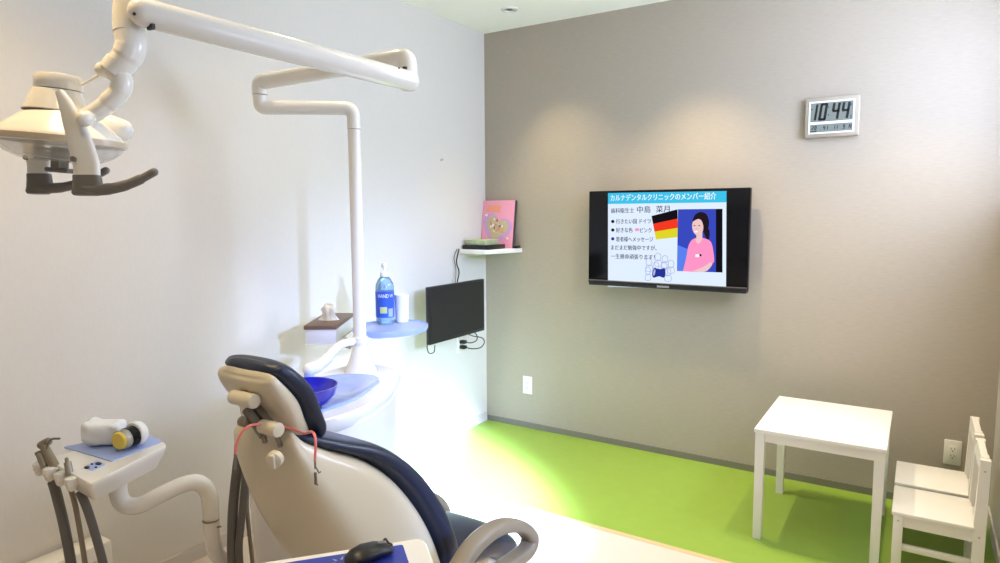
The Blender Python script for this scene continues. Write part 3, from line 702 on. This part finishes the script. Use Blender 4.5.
lab_text('HAND W', -.75, .95, zb+.118, .016, 'paper', lab)
def lab_patch(a0, a1, z0_, z1_, m, name, k=.0012):
    b = B(); N = 8
    r1 = [V((bq.x, bq.y, z0_))+(dirv*math.cos(a0+(a1-a0)*i/N)+sx_*math.sin(a0+(a1-a0)*i/N))*(BR+k) for i in range(N+1)]
    for i in range(N): flat(b, [r1[i], r1[i+1], r1[i+1]+Z*(z1_-z0_), r1[i]+Z*(z1_-z0_)])
    obj(name, b, m, lab)
lab_patch(-.55, .2, zb+.05, zb+.078, 'labelg', 'label_panel')
lab_patch(.35, .9, zb+.034, zb+.07, 'bluepad', 'label_swirl')
lab_text('2', -.15, .05, zb+.162, .014, 'label', bt)
pc = obj('pump_collar', lathe(B(), [(.019, zb+.208), (.0195, zb+.21), (.0195, zb+.226), (.014, zb+.23), (.006, zb+.231)], (bq.x, bq.y, 0), n=28), 'paper', bt)
bm = B(); cyl(bm, (bq.x, bq.y, zb+.229), (bq.x, bq.y, zb+.25), .0055); lathe(bm, [(.011, zb+.248), (.012, zb+.252), (.012, zb+.262), (.009, zb+.268), (.002, zb+.269)], (bq.x, bq.y, 0), n=24)
tube(bm, [V((bq.x, bq.y, zb+.26)), V((bq.x, bq.y, zb+.26))+dirv*.022, V((bq.x, bq.y, zb+.252))+dirv*.034], .0055, n=12); obj('pump_head', bm, 'paper', bt)
cq = onz(402, 321.5, tz)
cpx = thing('paper_cup', 'white cup behind the blue sanitizer bottle', 'cup', (cq.x, cq.y, tz-.002))
obj('cup_body', lathe(B(), [(.026, zb), (.028, zb+.002), (.032, zb+.119), (.0335, zb+.122), (.0325, zb+.124), (.031, zb+.121), (.027, zb+.006), (.004, zb+.006)], (cq.x, cq.y, 0), n=36), 'paper', cpx)
# tissue box on a bracket of the pole
dT = V((CW.x, CW.y, 0)).normalized(); rT = V((dT.y, -dT.x, 0))
TZ = .968; tl = onz(302, 327, TZ); tr_ = onz(336, 325.5, TZ); uy = onz(353, 313, TZ)-tr_; tdp = uy.length; uy.normalize(); ux = V((uy.y, -uy.x, 0)); tw = (tr_-tl).dot(ux); tl = tr_-ux*tw
tsb = thing('tissue_box', 'tissue box with brown wooden lid beside the light pole', 'tissue box', tuple(tl+ux*tw/2+uy*tdp/2-Z*.085))
def fr(p): return M(((ux.x, uy.x, 0, p.x), (ux.y, uy.y, 0, p.y), (0, 0, 1, p.z), (0, 0, 0, 1)))
mT = fr(V((tl.x, tl.y, 0)))
obj('lid', box(B(), (-.002, -.002, TZ-.017), (tw+.002, tdp+.002, TZ), .002, mx=mT), 'brown', tsb)
obj('box_body', box(B(), (.004, .004, TZ-.08), (tw-.004, tdp-.004, TZ-.017), .002, mx=mT), 'tissuebox', tsb)
bm = B(); c0 = mT @ V((tw*.5, tdp*.42, TZ)); random.seed(3)
rings = []
for h, a, b_ in ((0, .04, .016), (.02, .026, .014), (.04, .022, .02), (.058, .027, .018), (.066, .022, .012)):
    rings.append([c0 + ux*(math.cos(t)*a*(1+.25*math.sin(5*t+h*60))) + uy*(math.sin(t)*b_*(1+.3*math.cos(4*t+h*40))) + Z*(h+.008*math.sin(3*t+1)*(h/.06)) for t in [2*PI*i/28 for i in range(28)]])
loft(bm, rings); obj('tissue', bm, 'tissue', tsb, sharp=80)
bm = B(); box(bm, (.0, .0, TZ-.084), (tw, tdp, TZ-.08), .001, mx=mT)
bb = mT @ V((tw, tdp*.5, TZ-.088)); tube(bm, [bb-ux*.06, bb, V((PX, PY, TZ-.088))], .007, n=10); br = obj('tissue_bracket', bm, 'white', origin=tuple(bb)); tag(br, 'thin white bracket carrying the tissue box from the light pole', 'bracket')

# ------------------------------------------------------------------ doctor's delivery tray
TZ2 = .80
dt = thing('delivery_table', 'white instrument table on a bent white arm by the left wall', 'instrument table', (.68, -2.83, TZ2-.05))
pA, pB, pC, pD = onz(46, 459, TZ2), onz(90, 484, TZ2), onz(168, 444.5, TZ2), onz(142, 429.5, TZ2)
outl = rpoly([(pA.x, pA.y), (pB.x, pB.y), (pC.x, pC.y), (pD.x, pD.y)], [.015, .02, .025, .03], 5)
bm = B(); cc = ((pA.x+pC.x)/2, (pA.y+pC.y)/2)
loft(bm, [[V((x, y, z)) for x, y in scalep(outl, k, cc)] for k, z in ((.70, TZ2-.062), (.84, TZ2-.058), (.965, TZ2-.026), (.99, TZ2-.016), (1.0, TZ2-.010), (1.0, TZ2-.003), (.985, TZ2), (.95, TZ2))]); obj('table_body', bm, 'white', dt)
q = [onz(63.5, 447.5, TZ2), onz(112, 462, TZ2), onz(163, 441.5, TZ2), onz(140, 432.2, TZ2)]
bm = B(); loft(bm, [[V((x, y, z)) for x, y in rpoly([(p.x, p.y) for p in q], .006, 3)] for z in (TZ2-.002, TZ2+.0025)]); obj('blue_pad', bm, 'bluepad', dt)
q = [onz(84, 467.5, TZ2), onz(92.5, 471, TZ2), onz(106, 464.5, TZ2), onz(97, 460.5, TZ2)]
bm = B(); loft(bm, [[V((x, y, z)) for x, y in rpoly([(p.x, p.y) for p in q], .006, 3)] for z in (TZ2-.001, TZ2+.001)]); panel = obj('control_panel', bm, 'bluepad', dt)
for px, py, rx in ((87, 468, .009), (98.5, 464.3, .010), (92, 464.8, .004), (96, 468, .004)): obj('button', lathe(B(), [(rx, TZ2+.0005), (rx, TZ2+.003), (rx*.7, TZ2+.004), (.001, TZ2+.004)], (onz(px, py, TZ2).x, onz(px, py, TZ2).y, 0), n=16, sy=.6), 'black', panel)
for i, (px, py) in enumerate(((39, 463), (49, 468.5), (60, 473), (71, 478))):      # scalloped holder lip
    bm = B(); c = onz(px, py, TZ2-.004); dirp = (pB-pA).normalized(); dn = V((dirp.y, -dirp.x, 0))
    lathe(bm, [(.004, -.034), (.010, -.028), (.0145, -.006), (.014, 0), (.011, .002), (.002, .002)], c, n=20)
    box(bm, (-.012, -.012, -.022), (.012, .05, 0), .005, mx=M(((dirp.x, -dn.x, 0, c.x), (dirp.y, -dn.y, 0, c.y), (0, 0, 1, c.z), (0, 0, 0, 1))))
    obj('instrument_rest', bm, 'white', dt)
def inst(name, a, b, rr, m, tipm=None):
    return obj(name, tube(B(), smooth_path([a, a.lerp(b, .35), a.lerp(b, .7), b], 4), [rr[0]]*3+[rr[0]]*2+[rr[1]]*4+[rr[2]]*4, n=18), m, dt)
D1 = 1.70
h1 = inst('instrument', at(39.5, 452, D1+.02), at(48, 474, D1), (.0105, .0105, .008), 'grip')
obj('instrument_rim', tube(B(), [at(39.6, 451, D1+.02), at(40.6, 454, D1+.02)], .0118, n=18), 'taupe', h1)
h2 = inst('handpiece', at(43, 444, D1+.02), at(61, 478, D1-.02), (.0105, .0115, .0095), 'taupe')
obj('handpiece_head', tube(B(), [at(41.5, 445, D1+.02), at(48, 441.5, D1+.02)], .0105, n=16, dome=True), 'taupe', h2)
obj('handpiece_tip', tube(B(), smooth_path([at(47, 448, D1), at(48.5, 443, D1), at(52, 439, D1), at(59.5, 438.5, D1)], 6), .0028, n=10, dome=True), 'darksteel', h2)
h3 = inst('instrument', at(67.5, 462, D1-.05), at(71, 481, D1-.06), (.0085, .009, .007), 'grip')
obj('instrument_tip', tube(B(), [at(67.3, 462.5, D1-.05), at(66.6, 459, D1-.05)], .0045, n=12, dome=True), 'taupe', h3)
for k, (pts, r, m_) in enumerate(((((53, 482), (58, 500), (64, 525), (71, 563), (76, 600)), .0125, 'hose'), (((69, 484), (74, 500), (79, 525), (85, 563), (90, 600)), .0065, 'hose_l'), (((80, 492), (87, 508), (94, 530), (103, 563), (110, 600)), .0105, 'hose'))):
    obj('hose', tube(B(), smooth_path([at(x, y, D1-.02*k+(y-480)*.0008) for x, y in pts]+[V((.55+.03*k, -2.80, .14)), V((.50+.03*k, -2.70, .03)), V((.46+.03*k, -2.5, .03))], 8), r, n=14), m_, dt)
arm = [(122, 468, 1.77), (118, 488, 1.77), (123, 503, 1.77), (138, 505.5, 1.78), (160, 495, 1.80), (182, 485, 1.83), (197, 482.5, 1.85), (207, 490, 1.87), (210.5, 505, 1.88), (212, 535, 1.92), (216, 552, 1.98), (226, 563, 2.05), (243, 571, 2.13)]
obj('support_arm', tube(B(), smooth_path([at(*a_) for a_ in arm], 6), .0225, n=22), 'white', dt)
bm = B(); c_ = at(210.8, 520, 1.888); lathe(bm, [(.0229, -.001), (.0231, 0), (.0229, .001)], c_, Z, n=28); cyl(bm, at(217, 527, 1.88), at(221, 526.5, 1.88), .003, n=10); obj('arm_joint', bm, 'taupe', dt)
# gauze block
g0 = onz(100, 446, TZ2+.0025)
bm = B(); random.seed(5)
bmesh.ops.create_cube(bm, size=1); bmesh.ops.subdivide_edges(bm, edges=bm.edges[:], cuts=5, use_grid_fill=True)
for v in bm.verts:
    c = v.co.copy(); n = max(abs(c.x), abs(c.y), abs(c.z)); c = c*(1-.07*((abs(2*c.x)**3*abs(2*c.y)**3)+(abs(2*c.x)**3*abs(2*c.z)**3)+(abs(2*c.y)**3*abs(2*c.z)**3))/2)
    c += V((random.uniform(-.045, .045), random.uniform(-.045, .045), random.uniform(-.04, .05)))
    if c.x < -.3 and c.z > .3: c.z += .16; c.x -= .05
    if abs(c.z) < .2: c.x *= 1.03
    v.co = V((c.x*.088, c.y*.072, (c.z+.5)*.056))
bmesh.ops.transform(bm, matrix=M.Translation((g0.x-.01, g0.y+.02, TZ2+.0065)) @ M.Rotation(.75, 4, 'Z'), verts=bm.verts[:])
tag(obj('gauze_stack', bm, 'tissue', None, origin=(g0.x-.01, g0.y+.02, TZ2+.003), sharp=90), 'crumpled white gauze block on the blue pad of the instrument table', 'gauze')
# lying round container
jx = (at(124, 438, 1.72), at(140, 425, 1.84)); jd = (jx[1]-jx[0]); jd.z *= .2; jd.normalize()
jc = onz(131, 448.5, TZ2); jr = .028
j0 = V((jc.x, jc.y, TZ2+.0025+jr+.003))
ct = thing('round_container', 'round container with yellow end lying beside the gauze block', 'container', (j0.x, j0.y, TZ2+.0025))
jd = (CW*.9+CR*.28); jd.z = 0; jd.normalize()
obj('yellow_end', lathe(B(), [(.002, -.040), (.021, -.040), (.0245, -.036), (.025, -.012), (.002, -.012)], j0, jd, n=32), 'yellow', ct)
obj('clear_wall', lathe(B(), [(.0265, -.034), (.027, -.033), (.027, -.008), (.0255, -.008), (.0255, -.034)], j0, jd, n=32, cap=False), 'clear', ct)
obj('black_band', lathe(B(), [(.0235, -.016), (.0282, -.015), (.0282, .010), (.025, .012), (.002, .012)], j0, jd, n=32), 'blackg', ct)
obj('white_lid', lathe(B(), [(.02, .008), (.031, .010), (.0335, .014), (.0335, .026), (.030, .034), (.018, .040), (.002, .042)], j0+Z*.003, jd, n=36), 'paper', ct)

# ------------------------------------------------------------------ low vented box on the left wall
vb = thing('vented_box', 'low white vented box standing against the left wall', 'heater', (.05, -2.9, 0))
obj('casing', box(B(), (.009, -3.35, .0), (.105, -2.575, .283), .01), 'white', vb)
bm = B()
for k in range(6): box(bm, (.104, -2.66, .225-k*.016), (.1065, -2.60, .230-k*.016))
for k in range(9): box(bm, (.104, -3.3, .05+k*.02), (.1062, -2.70, .056+k*.02))
obj('vent_slots', bm, 'base_l', vb)

# ------------------------------------------------------------------ dental chair
dc = thing('dental_chair', 'navy dental chair with cream shell, reclined, seen from behind', 'dental chair', (1.21, -2.1, 0))
def back_sec(cx, hw, F, N, t0, t1, p=3.2, n=40):
    """ring between offsets t0..t1 behind front point F along N"""
    c = V((cx, F[0], F[1])) + V((0, N[0], N[1]))*((t0+t1)/2)
    return sring(c, X*hw, V((0, N[0], N[1]))*((t1-t0)/2), n, p)
Fp = [(-2.70, .930), (-2.665, .915), (-2.590, .884), (-2.49, .842), (-2.40, .770), (-2.322, .67), (-2.262, .56), (-2.228, .45), (-2.22, .39)]
Bp = [(-2.745, .928), (-2.752, .90), (-2.745, .845), (-2.72, .765), (-2.685, .68), (-2.64, .59), (-2.585, .50), (-2.515, .42), (-2.45, .38)]
hw_ = [.098, .115, .135, .157, .176, .19, .198, .2, .185]
cx_ = [1.195]*2+[1.197, 1.2, 1.202, 1.204, 1.206, 1.208, 1.208]
cu, shl = [], []
for i in range(9):
    f_, b_ = V((cx_[i], Fp[i][0], Fp[i][1])), V((cx_[i], Bp[i][0], Bp[i][1])); dd = (b_-f_); Ld = dd.length; dd.normalize()
    ct_ = (.034, .05, .062, .07, .074, .076, .078, .078, .076)[i]; e0 = 0 if i not in (0, 8) else .006
    cu.append(sring(f_+dd*((ct_+e0)/2), X*(hw_[i]-(.012 if i in (0, 8) else 0)), dd*((ct_-e0)/2), 40, 3.4))
    s0 = ct_-.01; shl.append(sring(f_+dd*((s0+Ld)/2), X*(hw_[i]*1.02), dd*((Ld-s0)/2), 48, 4.2))
def shrink(r, k, off): 
    c = sum(r, V())/len(r); return [v.lerp(c, k)+V(off) for v in r]
obj('back_cushion', loft(B(), dense(cu)), 'navy', dc, sharp=70)
shl = [shrink(shl[0], .5, (0, -.002, .012)), shrink(shl[0], .15, (0, -.001, .008))] + shl + [shrink(shl[-1], .15, (0, .01, -.012)), shrink(shl[-1], .5, (0, .015, -.018))]
shell = obj('back_shell', loft(B(), dense(shl)), 'cream', dc, sharp=70)
# recline knob on the shell back
kq = at(274, 460, 1.395); 
bm = B(); lathe(bm, [(.018, -.01), (.018, .003), (.015, .006), (.004, .007)], kq, V((.35, -.8, -.15)), n=28); box(bm, (-.007, -.0165, -.003), (.007, .0165, .013), .004, mx=M.Translation(kq) @ V((.35, -.8, -.15)).to_track_quat('Z', 'Y').to_matrix().to_4x4())
obj('release_knob', bm, 'cream', shell)
# headrest
Fh = [(-2.775, 1.108), (-2.755, 1.110), (-2.722, 1.088), (-2.680, 1.04), (-2.655, .975), (-2.641, .935), (-2.644, .910), (-2.655, .900)]
Bh = [(-2.795, 1.082), (-2.797, 1.07), (-2.785, 1.04), (-2.757, .995), (-2.735, .955), (-2.715, .925), (-2.70, .908), (-2.69, .902)]
hwh = [.080, .098, .108, .112, .112, .108, .098, .078]
hws = [.082, .098, .106, .104, .096, .084, .074, .06]
hcx = 1.208; hc, hs = [], []
for i in range(8):
    f_, b_ = V((hcx, Fh[i][0], Fh[i][1])), V((hcx, Bh[i][0], Bh[i][1])); dd = (b_-f_); Ld = dd.length; dd.normalize(); Ld += .012; ct_ = (.03, .045, .056, .058, .052, .042, .034, .028)[i]
    hc.append(sring(f_+dd*(ct_/2), X*hwh[i], dd*(ct_/2), 40, 2.8)); hs.append(sring(f_+dd*((ct_*.8+Ld)/2), X*hws[i], dd*((Ld-ct_*.8)/2), 40, 3.2))
obj('headrest_cushion', loft(B(), dense([shrink(hc[0], .25, (0, -.004, .004))]+hc+[shrink(hc[-1], .3, (0, -.006, -.004))])), 'navy', dc, sharp=70)
hshell = obj('headrest_shell', loft(B(), dense([shrink(hs[0], .3, (0, -.002, .003))]+hs+[shrink(hs[-1], .3, (0, -.004, -.004))])), 'cream', dc, sharp=70)
# bracket between headrest and back
k1 = at(233, 396.5, 1.50); k2 = at(262, 426, 1.485)
bm = B(); cyl(bm, k1, k1+X*.078, .0165, bev=.003); obj('bracket_pivot', bm, 'cream', dc)
bm = B(); cyl(bm, k2, k2+X*.058, .0165, bev=.003); obj('bracket_pivot', bm, 'cream', dc)
kk = at(247, 402, 1.46)
for a_, b_ in ((at(246, 409, 1.495), at(264, 436, 1.485)), (at(253, 405, 1.51), at(270, 424, 1.495))):
    obj('bracket_link', tube(B(), [a_, b_], None, n=12, flat=(.0085, .012), up=(1, 0, 0), p=4), 'darksteel', dc)
for px_, py_ in ((264, 436), (279, 440)):
    obj('bracket_prong', tube(B(), [at(px_-3, py_-10, 1.49), at(px_+1, py_+6, 1.515)], .006, n=12), 'darksteel', dc)
obj('bracket_mount', tube(B(), [k1+X*.03, k1+X*.03+V((0, .09, .02))], .014, n=14), 'darksteel', dc)
c_ = at(241, 421, 1.50); bm = B(); cyl(bm, c_, c_+X*.022, .012, bev=.003); obj('locking_lever', bm, 'taupe', dc)
# seat
Fs = [(-2.36, .435), (-2.30, .446), (-2.18, .445), (-2.06, .43), (-1.95, .395), (-1.86, .335), (-1.812, .265), (-1.80, .205), (-1.81, .175)]
hs_ = [.165, .172, .175, .174, .172, .167, .158, .148, .135]
Ns = []
for i in range(9):
    a = V(Fs[min(i+1, 8)])-V(Fs[max(i-1, 0)]); a.normalize(); nb = V((a.y, -a.x)); nb = -nb if nb.y > 0 else nb; Ns.append(nb)
for i, n_ in ((6, (-.96, -.28)), (7, (-1, 0)), (8, (-.96, .28))): Ns[i] = V(n_).normalized()
obj('seat_cushion', loft(B(), dense([back_sec(1.208, hs_[i], Fs[i], Ns[i], 0, (.11, .11, .11, .11, .11, .11, .10, .085, .07)[i], p=3) for i in range(9)])), 'navy', dc, sharp=70)
obj('seat_shell', loft(B(), [back_sec(1.208, hs_[i]*.7, Fs[i], Ns[i], .09, .14, p=3) for i in range(8)]), 'cream', dc, sharp=70)
def armrest(xc, oy, oz, rot):
    pth = [(-2.47, .545), (-2.40, .588), (-2.32, .602), (-2.23, .59), (-2.14, .55), (-2.085, .50), (-2.082, .474), (-2.11, .460), (-2.18, .463), (-2.30, .472), (-2.42, .48), (-2.49, .50)]
    P = []
    for y_, z_ in pth:
        dy, dz = y_+2.45, z_-.5; P.append(V((xc, -2.45+oy+dy*math.cos(rot)-dz*math.sin(rot), .5+oz+dy*math.sin(rot)+dz*math.cos(rot))))
    P = smooth_path(P+[P[0]], 6)[:-1]
    a_ = obj('armrest', tube(B(), P, None, n=20, flat=(.019, .027), up=(1, 0, 0), closed=True, p=3), 'taupe', dc)
    bm = B(); q = V((xc, -2.45+oy, .49+oz)); s_ = 1 if xc > 1.2 else -1
    tube(bm, fillet([q, q-V((0, 0, .12)), V((1.208+s_*.12, -2.3, .34))], .05), .02, n=14); obj('armrest_post', bm, 'taupe', a_)
armrest(1.55, -.012, -.018, 0); armrest(1.01, .27, -.135, -.12)
bm = B()
loft(bm, [sring((1.208, -2.22, z), X*a, Y*b, 36, 3) for a, b, z in ((.19, .34, 0), (.19, .34, .035), (.17, .31, .05), (.12, .16, .07), (.11, .14, .2), (.10, .16, .3), (.11, .18, .33))]); obj('chair_base', bm, 'cream', dc)
bm = B(); tube(bm, [(1.208, -2.36, .38), (1.208, -2.30, .33)], .05, n=20); obj('back_hinge', bm, 'greyp', dc)
# bib cord round the headrest bracket
bcd = thing('bib_cord', 'coral bib cord with metal clips hung round the headrest', 'cord', (1.2, -2.78, .9))
q = [at(235, 454, 1.44), at(237, 442, 1.44), at(243, 431, 1.44), at(252, 425, 1.45), at(268, 425, 1.48), at(290, 428, 1.50), at(303, 433, 1.46), at(312, 432, 1.38), at(315.5, 440, 1.345), at(315, 461, 1.34)]
obj('cord', tube(B(), smooth_path(q, 8), .0028, n=10), 'coral', bcd)
bm = B()
for e, s_ in ((q[-1], 1),):
    a = e; tube(bm, [a, a-Z*.016], .0022, n=8); tube(bm, [a-Z*.014+CR*.002, a-Z*.026+CR*.008, a-Z*.022+CR*.011], .0016, n=8); box(bm, (-.003, -.002, -.05), (.003, .002, -.024), .001, mx=M.Translation(a)); tube(bm, [a-Z*.04-CR*.002, a-Z*.052+CR*.004], .0018, n=8)
obj('clip', bm, 'darksteel', bcd)
bm = B(); a = q[0]; tube(bm, [a, a-Z*.012], .003, n=8); box(bm, (-.0035, -.002, -.036), (.0035, .002, -.01), .001, mx=M.Translation(a)); obj('clip', bm, 'darksteel', bcd)

# ------------------------------------------------------------------ near trolley with mouse
FZ = .80
A0 = onz(424, 537.5, FZ); B0 = onz(262, 562.5, FZ); C0 = onz(437.5, 563, FZ)
ux = (A0-B0); ux.z = 0; ux.normalize(); uy = V((ux.y, -ux.x, 0))       # uy towards the camera side
TL, TDp = .46, .34
p_ = [A0, A0-ux*TL, A0-ux*TL+uy*TDp, A0+uy*TDp]
fc_ = sum(p_, V())/4
ft = thing('tray_trolley', 'white trolley with a deep blue mat in the foreground', 'trolley', (fc_.x, fc_.y, 0))
poly = rpoly([(p.x, p.y) for p in p_], .022, 6)
bm = B(); loft(bm, [[V((x, y, z)) for x, y in scalep(poly, k, (fc_.x, fc_.y))] for k, z in ((.95, FZ-.03), (.985, FZ-.026), (1, FZ-.012), (1, FZ-.003), (.99, FZ), (.95, FZ))]); obj('tray_top', bm, 'white', ft)
ip = [p_[0]-ux*.045+uy*.018, p_[1]+ux*.03+uy*.018, p_[2]+ux*.03-uy*.03, p_[3]-ux*.045-uy*.03]
bm = B(); loft(bm, [[V((x, y, z)) for x, y in rpoly([(p.x, p.y) for p in ip], .006, 3)] for z in (FZ-.002, FZ+.002)]); mt_ = obj('blue_mat', bm, 'bluemat', ft)
bm = B(); c_ = onz(340, 562, FZ+.0023)
for k in range(6):
    a0 = k*PI/3; flat(bm, [V((c_.x+.009*math.cos(a0-.25), c_.y+.009*math.sin(a0-.25), FZ+.0024)), V((c_.x+.022*math.cos(a0), c_.y+.022*math.sin(a0), FZ+.0024)), V((c_.x+.009*math.cos(a0+.25), c_.y+.009*math.sin(a0+.25), FZ+.0024))])
obj('mat_print', bm, 'bluepad', mt_, smooth=False)
obj('column', cyl(B(), (fc_.x, fc_.y, .08), (fc_.x, fc_.y, FZ-.028), .025), 'white', ft)
for k in range(4):
    a0 = PI/4+k*PI/2; e = V((fc_.x+.2*math.cos(a0), fc_.y+.2*math.sin(a0), .07))
    lg = obj('leg', tube(B(), [(fc_.x, fc_.y, .09), e], .014, n=12, dome=True), 'white', ft); obj('caster', cyl(B(), e+V((-.01, 0, -.045)), e+V((.01, 0, -.045)), .025), 'black', lg)
mq = onz(369, 559, FZ+.003)
ms = thing('computer_mouse', 'black computer mouse on the deep blue mat in the foreground', 'mouse', (mq.x, mq.y, FZ+.002))
mdir = (onz(390, 551, FZ)-onz(348, 566, FZ)); mdir.z = 0; mdir.normalize(); mn = V((-mdir.y, mdir.x, 0))
rings = []; mk = .82
for s, w, h in ((-.054, .012, .012), (-.05, .022, .019), (-.035, .029, .030), (-.01, .031, .036), (.02, .029, .033), (.042, .026, .026), (.052, .02, .018), (.055, .008, .010)):
    rings.append([V((mq.x, mq.y, FZ+.002))+mdir*s*mk+mn*(math.cos(t)*w*mk)+Z*(max(0, h*mk*(math.sin(t)*.5+.5)**.8)) for t in [2*PI*i/24 for i in range(24)]])
mb = obj('mouse_shell', loft(B(), rings), 'black', ms, sharp=70)
bm = B(); tube(bm, [V((mq.x, mq.y, FZ+.0275))+mdir*.018, V((mq.x, mq.y, FZ+.025))+mdir*.03], .004, n=10, dome=True); obj('scroll_wheel', bm, 'greyp', ms)
mc = V((mq.x, mq.y, FZ+.010))+mdir*.046
obj('mouse_lead', tube(B(), smooth_path([mc-mdir*.006, mc+mdir*.003-uy*.008, mc-mdir*.002-uy*.026-Z*.003, mc-mdir*.006-uy*.045-Z*.003, mc-mdir*.01-uy*.06-Z*.02], 6), .0022, n=8), 'cable', ms)

# ------------------------------------------------------------------ light
def spot(x, y, e, col=(1, .79, .49), ang=100, blend=.8, rad=.04, z=H-.012, tgt=None):
    l = bpy.data.lights.new('downlight', 'SPOT'); l.energy = e; l.color = col; l.spot_size = math.radians(ang); l.spot_blend = blend; l.shadow_soft_size = rad
    o = bpy.data.objects.new('downlight_lamp', l); COL.objects.link(o); o.location = (x, y, z)
    if tgt: o.rotation_euler = (V(tgt)-V((x, y, z))).to_track_quat('-Z', 'Y').to_euler()
    return o
for x, y, e, a_, r_ in ((.42, -.40, 62, 84, .018), (1.46, -.47, 100, 90, .018), (2.42, -.60, 84, 84, .018), (.55, -1.9, 18, 120, .04), (1.5, -1.9, 20, 120, .04), (2.3, -2.2, 14, 120, .04), (.6, -3.0, 55, 125, .04), (1.5, -3.5, 26, 120, .04), (2.3, -4.0, 20, 120, .04)):
    spot(x, y, e, ang=a_, rad=r_, blend=1, col=(1, .72, .38) if y == -3.0 else (1, .79, .49), tgt=(x+.55, y, 0) if x == .42 else None)
def beam(e, ang, tgt, rad): 
    o = spot(4.1, -3.25, e, (.40, .54, 1), ang, 1, rad, 2.0, tgt); o.name = 'sunbeam'; return o
beam(36000, 11.8, (.44, -.90, .0), .12); beam(850, 34, (.1, -1.0, .35), .07)
def daylight(yc, zc, sy, sz, e, col=(.80, .90, 1)):
    l = bpy.data.lights.new('window_daylight', 'AREA'); l.shape = 'RECTANGLE'; l.size = sy; l.size_y = sz; l.energy = e; l.color = col
    o = bpy.data.objects.new('window_daylight', l); COL.objects.link(o); o.location = (RX+.16, yc, zc)
    o.rotation_euler = V((-1, 0, 0)).to_track_quat('-Z', 'Z').to_euler()
daylight(-.88, 1.98, 1.55, .9, 84, (.60, .70, 1)); daylight(-2.5, 1.5, .85, 1.4, 12, (.6, .70, 1))
wd = bpy.data.worlds.new('sky'); S.world = wd; wd.use_nodes = True
bg = wd.node_tree.nodes['Background']; bg.inputs[0].default_value = (.72, .84, 1, 1); bg.inputs[1].default_value = 1.5
vs = S.view_settings; vs.view_transform = 'Standard'; vs.look = 'None'; vs.gamma = 1; vs.use_curve_mapping = False; vs.exposure = 0.02
